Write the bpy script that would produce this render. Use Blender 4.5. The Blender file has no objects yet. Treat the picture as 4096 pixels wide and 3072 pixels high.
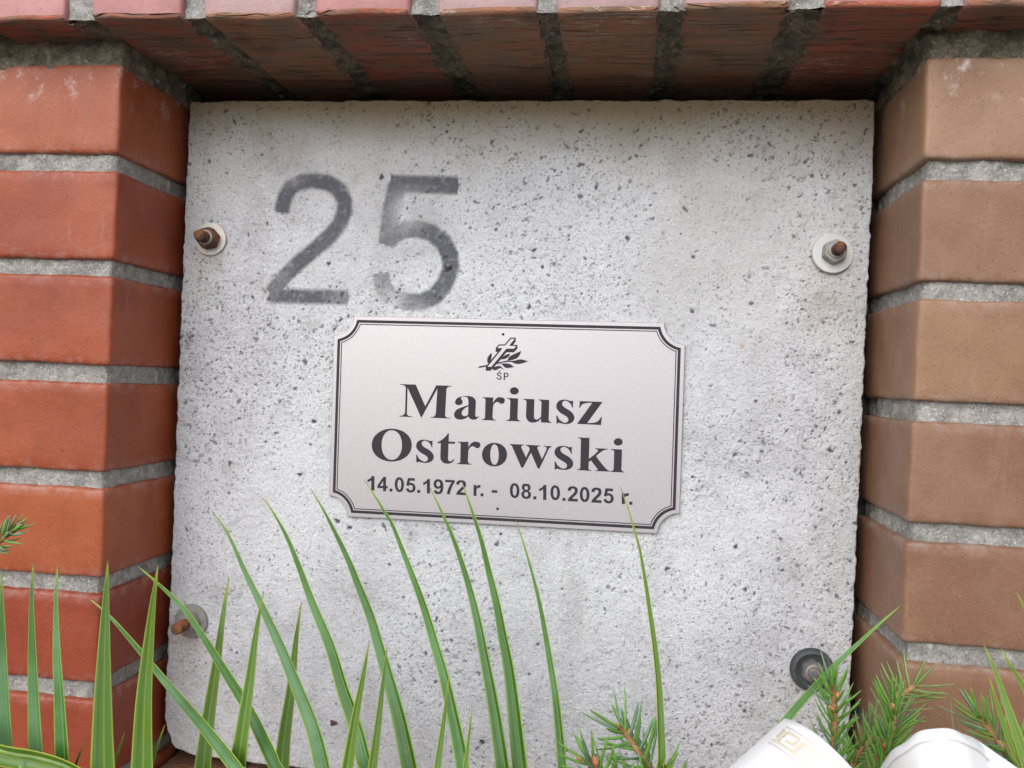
import bpy, bmesh, math, random
import numpy as np
from mathutils import Vector, Matrix, noise as mnoise

sc = bpy.context.scene
col = sc.collection
R = math.radians
random.seed(7)
rng = np.random.default_rng(11)

# ---------------------------------------------------------------- camera
cam_d = bpy.data.cameras.new("camera")
cam = bpy.data.objects.new("camera", cam_d)
col.objects.link(cam)
YAW, PITCH, ROLL = 0.13418, -0.0045, 0.0417
fw = Vector((-math.sin(YAW) * math.cos(PITCH), math.cos(YAW) * math.cos(PITCH), math.sin(PITCH)))
rt = fw.cross(Vector((0, 0, 1))).normalized()
up = rt.cross(fw)
rt2 = rt * math.cos(ROLL) + up * math.sin(ROLL)
up2 = up * math.cos(ROLL) - rt * math.sin(ROLL)
m = Matrix((rt2, up2, -fw)).transposed().to_4x4()
m.translation = Vector((0.36436, -0.6552, 0.3180))
cam.matrix_world = m
cam_d.sensor_width = 36.0
cam_d.lens = 3412.14 / 4096 * 36.0
cam_d.clip_start = 0.01
cam_d.clip_end = 400
cam_d.dof.use_dof = True
cam_d.dof.focus_distance = 0.60
cam_d.dof.aperture_fstop = 22.0
sc.camera = cam

# ---------------------------------------------------------------- sky, sun, exposure
SUN_EL, SUN_AZ = R(34), R(198)      # azimuth clockwise from +Y (north): the light comes over the viewer's left shoulder
world = bpy.data.worlds.new("World")
sc.world = world
world.use_nodes = True
wn = world.node_tree
wn.nodes.clear()
wo = wn.nodes.new("ShaderNodeOutputWorld")
bg = wn.nodes.new("ShaderNodeBackground")
sky = wn.nodes.new("ShaderNodeTexSky")
sky.sky_type = 'NISHITA'
sky.sun_disc = False
sky.sun_elevation = SUN_EL
sky.sun_rotation = SUN_AZ
sky.air_density = 1.0
sky.dust_density = 0.7
sky.ozone_density = 2.0
hs = wn.nodes.new("ShaderNodeHueSaturation")     # thin overcast: the blue is washed out
hs.inputs["Saturation"].default_value = 0.32
bg.inputs["Strength"].default_value = 0.15
wn.links.new(sky.outputs[0], hs.inputs["Color"])
wn.links.new(hs.outputs[0], bg.inputs["Color"])
wn.links.new(bg.outputs[0], wo.inputs["Surface"])

sun_d = bpy.data.lights.new("sun", 'SUN')
sun_d.energy = 0.95
sun_d.angle = R(45)
sun_d.color = (1.0, 0.985, 0.97)
sun = bpy.data.objects.new("sun", sun_d)
col.objects.link(sun)
sdir = Vector((math.sin(SUN_AZ) * math.cos(SUN_EL), math.cos(SUN_AZ) * math.cos(SUN_EL), math.sin(SUN_EL)))
sun.rotation_euler = sdir.to_track_quat('Z', 'Y').to_euler()
sun.location = sdir * 5

sc.view_settings.view_transform = 'Standard'
sc.view_settings.look = 'None'
sc.view_settings.exposure = 1.0
sc.view_settings.gamma = 1.0
sc.view_settings.use_curve_mapping = False
sc.render.engine = 'CYCLES'

# ---------------------------------------------------------------- helpers
def link(o, parent=None):
    col.objects.link(o)
    if parent is not None:
        o.parent = parent
    return o

def empty(name, label, cat, loc=(0, 0, 0), group=None):
    o = bpy.data.objects.new(name, None)
    o.empty_display_size = 0.02
    o.location = loc
    o["label"] = label
    o["category"] = cat
    if group:
        o["group"] = group
    return link(o)

def mesh_obj(name, verts, faces, mats, parent=None, smooth=True, loc=None):
    me = bpy.data.meshes.new(name)
    me.from_pydata([tuple(v) for v in verts], [], [tuple(f) for f in faces])
    for mt in (mats if isinstance(mats, (list, tuple)) else [mats]):
        me.materials.append(mt)
    if smooth:
        me.polygons.foreach_set("use_smooth", [True] * len(me.polygons))
    me.update()
    o = bpy.data.objects.new(name, me)
    link(o, parent)
    if loc is not None:
        o.location = loc
    elif parent is not None:
        o.location = -parent.location      # vertices are given in world space
    return o

def fix_normals(o):
    bm = bmesh.new()
    bm.from_mesh(o.data)
    bmesh.ops.recalc_face_normals(bm, faces=bm.faces)
    bm.to_mesh(o.data)
    bm.free()

# ---------------------------------------------------------------- materials
class NT:
    def __init__(self, name):
        self.mat = bpy.data.materials.new(name)
        self.mat.use_nodes = True
        self.t = self.mat.node_tree
        self.t.nodes.clear()
        self.out = self.t.nodes.new("ShaderNodeOutputMaterial")
        self.bsdf = self.t.nodes.new("ShaderNodeBsdfPrincipled")
        self.t.links.new(self.bsdf.outputs[0], self.out.inputs["Surface"])
        self._obj = None
    def n(self, typ, **kw):
        nd = self.t.nodes.new(typ)
        for k, v in kw.items():
            setattr(nd, k, v)
        return nd
    def l(self, a, b):
        self.t.links.new(a, b)
    def coord(self, out="Object"):
        if self._obj is None:
            self._obj = self.n("ShaderNodeTexCoord")
        return self._obj.outputs[out]
    def mapped(self, scale, rnd=False, out="Object"):
        mp = self.n("ShaderNodeMapping")
        mp.inputs["Scale"].default_value = scale
        self.l(self.coord(out), mp.inputs["Vector"])
        if rnd:
            oi = self.n("ShaderNodeObjectInfo")
            mu = self.n("ShaderNodeMath", operation='MULTIPLY')
            mu.inputs[1].default_value = 37.0
            self.l(oi.outputs["Random"], mu.inputs[0])
            self.l(mu.outputs[0], mp.inputs["Location"])
        return mp.outputs[0]
    def noise(self, vec, scale, detail=3.0, rough=0.55):
        nd = self.n("ShaderNodeTexNoise")
        nd.inputs["Scale"].default_value = scale
        nd.inputs["Detail"].default_value = detail
        nd.inputs["Roughness"].default_value = rough
        self.l(vec, nd.inputs["Vector"])
        return nd.outputs["Fac"]
    def ramp(self, fac, a, b, ca=0.0, cb=1.0):
        mr = self.n("ShaderNodeMapRange", interpolation_type='SMOOTHSTEP')
        mr.inputs["From Min"].default_value = a
        mr.inputs["From Max"].default_value = b
        mr.inputs["To Min"].default_value = ca
        mr.inputs["To Max"].default_value = cb
        self.l(fac, mr.inputs["Value"])
        return mr.outputs[0]
    def math(self, op, a, b=None):
        nd = self.n("ShaderNodeMath", operation=op)
        for i, v in enumerate((a, b)):
            if v is None:
                continue
            if isinstance(v, (int, float)):
                nd.inputs[i].default_value = v
            else:
                self.l(v, nd.inputs[i])
        return nd.outputs[0]
    def mix(self, fac, a, b, blend='MIX'):
        nd = self.n("ShaderNodeMix", data_type='RGBA', blend_type=blend)
        for idx, v in ((0, fac), (6, a), (7, b)):
            if isinstance(v, (int, float)):
                nd.inputs[idx].default_value = v
            elif isinstance(v, (tuple, list)):
                nd.inputs[idx].default_value = (*v, 1.0) if len(v) == 3 else v
            else:
                self.l(v, nd.inputs[idx])
        return nd.outputs[2]
    def attr(self, name, out="Fac"):
        nd = self.n("ShaderNodeAttribute", attribute_name=name)
        return nd.outputs[out]
    def color(self, c):
        if isinstance(c, tuple):
            self.bsdf.inputs["Base Color"].default_value = (*c, 1)
        else:
            self.l(c, self.bsdf.inputs["Base Color"])
    def rough(self, r):
        if isinstance(r, (int, float)):
            self.bsdf.inputs["Roughness"].default_value = r
        else:
            self.l(r, self.bsdf.inputs["Roughness"])
    def bump(self, h, dist, strength=1.0, prev=None):
        b = self.n("ShaderNodeBump")
        b.inputs["Distance"].default_value = dist
        b.inputs["Strength"].default_value = strength
        self.l(h, b.inputs["Height"])
        if prev is not None:
            self.l(prev, b.inputs["Normal"])
        self.l(b.outputs[0], self.bsdf.inputs["Normal"])
        return b.outputs[0]

def brick_material(name, base, alt, eff=0.0):
    """smooth clinker: fine pores, slight tone drift, a little sheen; eff = lime bloom towards the upper edge"""
    m = NT(name)
    v = m.mapped((1, 1, 1), rnd=True)
    big = m.noise(v, 14, 3)
    fine = m.noise(v, 420, 3, 0.7)
    pore = m.noise(v, 900, 2, 0.5)
    c = m.mix(m.ramp(big, 0.38, 0.62), base, alt)
    fire = m.noise(v, 32, 5, 0.7)
    c = m.mix(m.ramp(fire, 0.52, 0.72, 0, 0.28), c, tuple(x * 0.62 for x in alt))
    c = m.mix(m.ramp(fire, 0.46, 0.30, 0, 0.18), c, tuple(min(1, x * 1.25 + 0.02) for x in base))
    oi = m.n("ShaderNodeObjectInfo")
    hsv = m.n("ShaderNodeHueSaturation")
    m.l(m.math('ADD', m.math('MULTIPLY', oi.outputs["Random"], 0.22), 0.89), hsv.inputs["Value"])
    m.l(m.math('ADD', m.math('MULTIPLY', oi.outputs["Random"], 0.010), 0.495), hsv.inputs["Hue"])
    m.l(c, hsv.inputs["Color"])
    c = hsv.outputs[0]
    c = m.mix(m.ramp(fine, 0.56, 0.74, 0, 0.35), c, tuple(min(1, x * 1.35 + 0.03) for x in base))
    c = m.mix(m.ramp(pore, 0.63, 0.69, 0, 0.75), c, tuple(x * 0.35 for x in base))
    scuff = m.noise(m.mapped((1.0, 1.0, 0.25), rnd=True), 60, 5, 0.7)
    c = m.mix(m.ramp(scuff, 0.60, 0.82, 0, 0.13), c, (0.55, 0.47, 0.43))
    rimf = m.math('MULTIPLY', m.attr("rim"), m.ramp(m.noise(v, 110, 5, 0.7), 0.42, 0.66))
    c = m.mix(m.math('MULTIPLY', rimf, 0.28), c, (0.44, 0.40, 0.37))
    if eff > 0:
        top = m.attr("upper")
        chalk = m.noise(m.mapped((1, 1, 0.9), rnd=True), 70, 7, 0.75)
        f = m.math('MULTIPLY', m.ramp(chalk, 0.52, 0.74), m.math('MULTIPLY', top, eff))
        c = m.mix(f, c, (0.62, 0.58, 0.55))
    m.color(c)
    m.rough(m.ramp(fire, 0.3, 0.7, 0.40, 0.50))
    m.bsdf.inputs["Specular IOR Level"].default_value = 0.32
    h = m.math('ADD', m.math('MULTIPLY', fine, 0.5), m.math('MULTIPLY', m.noise(v, 130, 4, 0.6), 1.0))
    m.bump(h, 0.0006, 0.55)
    return m.mat

def soffit_material(name, base, red, olive):
    """wire-cut underside of the lintel bricks: drawn along its length, smeared with mortar and grime"""
    m = NT(name)
    streak = m.noise(m.mapped((7, 75, 7), rnd=True), 3.0, 6, 0.65)
    fine = m.noise(m.mapped((30, 260, 30), rnd=True), 2.0, 5, 0.7)
    patch = m.noise(m.mapped((1, 1, 1), rnd=True), 24, 4, 0.6)
    c = m.mix(m.ramp(streak, 0.42, 0.56), base, red)
    c = m.mix(m.ramp(patch, 0.42, 0.64, 0, 0.8), c, olive)
    c = m.mix(m.ramp(fine, 0.55, 0.66, 0, 0.75), c, tuple(x * 0.35 for x in base))
    wav = m.noise(m.mapped((14, 90, 14), rnd=True), 3.0, 4, 0.6)
    lime = m.math('MULTIPLY', m.ramp(m.math('ABSOLUTE', m.math('SUBTRACT', wav, 0.55)), 0.0, 0.028, 1.0, 0.0),
                  m.ramp(m.noise(m.mapped((1, 1, 1), rnd=True), 13, 3), 0.52, 0.64))
    crk = m.noise(m.mapped((5, 130, 5), rnd=True), 1.0, 3, 0.5)
    crack = m.ramp(m.math('ABSOLUTE', m.math('SUBTRACT', crk, 0.5)), 0.0, 0.012, 1.0, 0.0)
    c = m.mix(m.math('MULTIPLY', crack, 0.5), c, (0.02, 0.014, 0.010))
    c = m.mix(m.math('MULTIPLY', lime, 0.9), c, (0.58, 0.51, 0.43))
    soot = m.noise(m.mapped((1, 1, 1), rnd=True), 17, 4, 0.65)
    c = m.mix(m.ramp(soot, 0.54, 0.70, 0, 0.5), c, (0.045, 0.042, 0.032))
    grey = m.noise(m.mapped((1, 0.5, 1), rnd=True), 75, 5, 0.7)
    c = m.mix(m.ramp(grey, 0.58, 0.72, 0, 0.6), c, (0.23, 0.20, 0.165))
    m.color(c)
    m.rough(0.75)
    h = m.math('SUBTRACT', m.math('ADD', streak, m.math('MULTIPLY', fine, 0.6)), m.math('MULTIPLY', crack, 0.8))
    m.bump(h, 0.0035, 1.0)
    return m.mat

def mortar_material(name, base, dark, moss=0.0):
    m = NT(name)
    v = m.mapped((1, 1, 1))
    grain = m.noise(v, 560, 4, 0.8)
    mid = m.noise(v, 95, 4, 0.65)
    big = m.noise(v, 18, 3)
    c = m.mix(m.ramp(mid, 0.35, 0.68), dark, base)
    c = m.mix(m.ramp(grain, 0.56, 0.66, 0, 0.8), c, tuple(min(1, x * 1.8 + 0.05) for x in base))
    c = m.mix(m.ramp(grain, 0.45, 0.34, 0, 0.8), c, tuple(x * 0.35 for x in dark))
    peb = m.n("ShaderNodeTexVoronoi")
    peb.inputs["Scale"].default_value = 150
    m.l(v, peb.inputs["Vector"])
    sel = m.math('GREATER_THAN', peb.outputs["Color"], 0.86)
    c = m.mix(m.math('MULTIPLY', m.math('MULTIPLY', m.ramp(peb.outputs["Distance"], 0.36, 0.22), sel), 0.85), c, (0.60, 0.58, 0.55))
    if moss:
        mo = m.noise(v, 60, 5, 0.7)
        c = m.mix(m.math('MULTIPLY', m.ramp(mo, 0.44, 0.62), moss), c, (0.030, 0.036, 0.014))
    m.color(c)
    m.rough(0.92)
    if not moss:
        c = m.mix(m.ramp(m.noise(v, 30, 5, 0.7), 0.54, 0.70, 0, 0.6), c, (0.13, 0.125, 0.105))
        m.color(c)
    h = m.math('ADD', m.math('MULTIPLY', grain, 0.8), mid)
    m.bump(h, 0.0024, 1.0)
    return m.mat

def concrete_material():
    m = NT("cast_concrete")
    v = m.mapped((1, 1, 1))
    big = m.noise(v, 6, 4, 0.6)
    mid = m.noise(v, 38, 5, 0.65)
    grain = m.noise(v, 560, 4, 0.75)
    fleck = m.noise(m.mapped((1, 1, 1.5)), 330, 3, 0.65)
    c = m.mix(m.ramp(big, 0.38, 0.60), (0.52, 0.51, 0.515), (0.66, 0.65, 0.655))
    c = m.mix(m.ramp(mid, 0.40, 0.66, 0, 0.6), c, (0.67, 0.66, 0.665))
    c = m.mix(m.ramp(mid, 0.46, 0.28, 0, 0.5), c, (0.42, 0.40, 0.385))
    drip = m.noise(m.mapped((26, 1, 2.2)), 1.0, 5, 0.65)
    c = m.mix(m.ramp(drip, 0.52, 0.70, 0, 0.28), c, (0.40, 0.385, 0.36))
    c = m.mix(m.ramp(grain, 0.56, 0.67, 0, 0.75), c, (0.82, 0.815, 0.81))
    c = m.mix(m.ramp(grain, 0.45, 0.31, 0, 0.7), c, (0.21, 0.205, 0.215))
    c = m.mix(m.ramp(fleck, 0.375, 0.28, 0, 0.9), c, (0.13, 0.127, 0.135))
    # tan staining plus painted lintel shade and bounce at the top, rust weeps below the bolts
    c = m.mix(m.math('MULTIPLY', m.attr("stain_shade"), 0.95), c, (0.335, 0.255, 0.15))
    c = m.mix(m.math('MULTIPLY', m.attr("grime"), 0.55), c, (0.31, 0.29, 0.27))
    c = m.mix(m.attr("rust"), c, (0.44, 0.29, 0.20))
    paint = m.math('MULTIPLY', m.attr("paint"), m.ramp(grain, 0.70, 0.58, 0.78, 1.0))
    c = m.mix(paint, c, (0.105, 0.105, 0.120))
    c = m.mix(m.math('MULTIPLY', m.attr("pit"), 0.92), c, (0.065, 0.063, 0.07))  # pore dirt, with the shade of their depth painted in
    m.color(c)
    m.rough(0.9)
    m.bsdf.inputs["Specular IOR Level"].default_value = 0.3
    h = m.math('ADD', grain, m.math('MULTIPLY', m.noise(v, 210, 4, 0.6), 1.2))
    m.bump(h, 0.0017, 1.0)
    return m.mat

def simple(name, c, rough=0.5, metal=0.0, bump=None, spot=None, spec=0.5):
    m = NT(name)
    v = m.mapped((1, 1, 1))
    cc = c
    if spot:
        f = m.noise(v, spot[1], 4, 0.65)
        cc = m.mix(m.ramp(f, spot[2], spot[3]), c, spot[0])
    m.color(cc)
    m.rough(rough)
    m.bsdf.inputs["Metallic"].default_value = metal
    m.bsdf.inputs["Specular IOR Level"].default_value = spec
    if bump:
        m.bump(m.noise(v, bump[0], 4, 0.6), bump[1], 0.8)
    return m.mat

def leaf_material(name, dark, light, edge, sheen):
    m = NT(name)
    uv = m.n("ShaderNodeUVMap")
    sp = m.n("ShaderNodeSeparateXYZ")
    m.l(uv.outputs[0], sp.inputs[0])
    u, vv = sp.outputs[0], sp.outputs[1]          # u across -1..1, v base 0 .. tip 1
    mp = m.n("ShaderNodeMapping")
    mp.inputs["Scale"].default_value = (9.0, 0.25, 1)
    m.l(uv.outputs[0], mp.inputs[0])
    oi = m.n("ShaderNodeObjectInfo")
    m.l(m.math('MULTIPLY', oi.outputs["Random"], 50.0), mp.inputs["Location"])
    stri = m.noise(mp.outputs[0], 1.6, 3, 0.6)
    blot = m.noise(m.mapped((1, 1, 1), rnd=True), 22, 3)
    c = m.mix(m.ramp(stri, 0.35, 0.68), dark, light)
    c = m.mix(m.ramp(blot, 0.38, 0.66, 0, 0.75), c, sheen)  # pale patches: glossy sheen painted into the leaf colour
    au = m.math('ABSOLUTE', u)
    c = m.mix(m.ramp(au, 0.10, 0.02, 0, 0.5), c, edge)
    c = m.mix(m.ramp(au, 0.82, 0.97, 0, 0.9), c, edge)
    c = m.mix(m.ramp(vv, 0.90, 0.985, 0, 0.75), c, edge)
    c = m.mix(m.ramp(vv, 0.975, 1.0, 0, 0.9), c, (0.30, 0.16, 0.07))
    blem = m.noise(m.mapped((1, 1, 1), rnd=True), 70, 3, 0.6)
    pick = m.math('GREATER_THAN', m.math('FRACT', m.math('MULTIPLY', oi.outputs["Random"], 7.3)), 0.45)
    c = m.mix(m.math('MULTIPLY', m.ramp(blem, 0.69, 0.76, 0, 0.85), pick), c, (0.30, 0.145, 0.035))
    hsv = m.n("ShaderNodeHueSaturation")
    m.l(m.math('ADD', m.math('MULTIPLY', oi.outputs["Random"], 0.3), 0.85), hsv.inputs["Value"])
    m.l(c, hsv.inputs["Color"])
    c = hsv.outputs[0]
    m.color(c)
    m.rough(0.30)
    m.bsdf.inputs["Specular IOR Level"].default_value = 0.45
    m.bump(stri, 0.0004, 0.6)
    tr = m.n("ShaderNodeBsdfTranslucent")
    m.l(c, tr.inputs["Color"])
    mx = m.n("ShaderNodeMixShader")
    mx.inputs[0].default_value = 0.25
    m.l(m.bsdf.outputs[0], mx.inputs[1])
    m.l(tr.outputs[0], mx.inputs[2])
    m.l(mx.outputs[0], m.out.inputs["Surface"])
    return m.mat

RED = brick_material("red_clinker", (0.288, 0.061, 0.022), (0.237, 0.046, 0.017))
RED_TOP = brick_material("red_clinker_with_lime", (0.299, 0.073, 0.034), (0.259, 0.057, 0.025), eff=0.8)
TAN = brick_material("tan_clinker", (0.241, 0.130, 0.074), (0.204, 0.102, 0.058))
TAN_TOP = brick_material("tan_clinker_with_lime", (0.261, 0.144, 0.087), (0.227, 0.118, 0.072), eff=1.0)
SKY_PINK_A = brick_material("sky_pink_clinker", (0.386, 0.161, 0.152), (0.340, 0.138, 0.129), eff=0.0)  # lintel face: pinkish sky reflection put into the base colour
SKY_PINK_B = brick_material("pale_sky_pink_clinker", (0.414, 0.258, 0.244), (0.368, 0.216, 0.202), eff=0.0)  # paler lintel face, the same sky reflection put into its colour
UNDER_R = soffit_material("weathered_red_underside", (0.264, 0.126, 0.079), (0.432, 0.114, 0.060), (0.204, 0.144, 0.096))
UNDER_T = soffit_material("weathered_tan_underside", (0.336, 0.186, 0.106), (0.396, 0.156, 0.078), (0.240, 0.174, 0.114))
MORTAR = mortar_material("grey_mortar", (0.44, 0.41, 0.37), (0.28, 0.262, 0.238))
MORTAR_DARK = mortar_material("grimy_mortar", (0.29, 0.24, 0.17), (0.16, 0.13, 0.088), moss=0.6)
CORE = simple("dark_block", (0.06, 0.055, 0.05), 0.95, bump=(120, 0.002))
CONCRETE = concrete_material()

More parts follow.
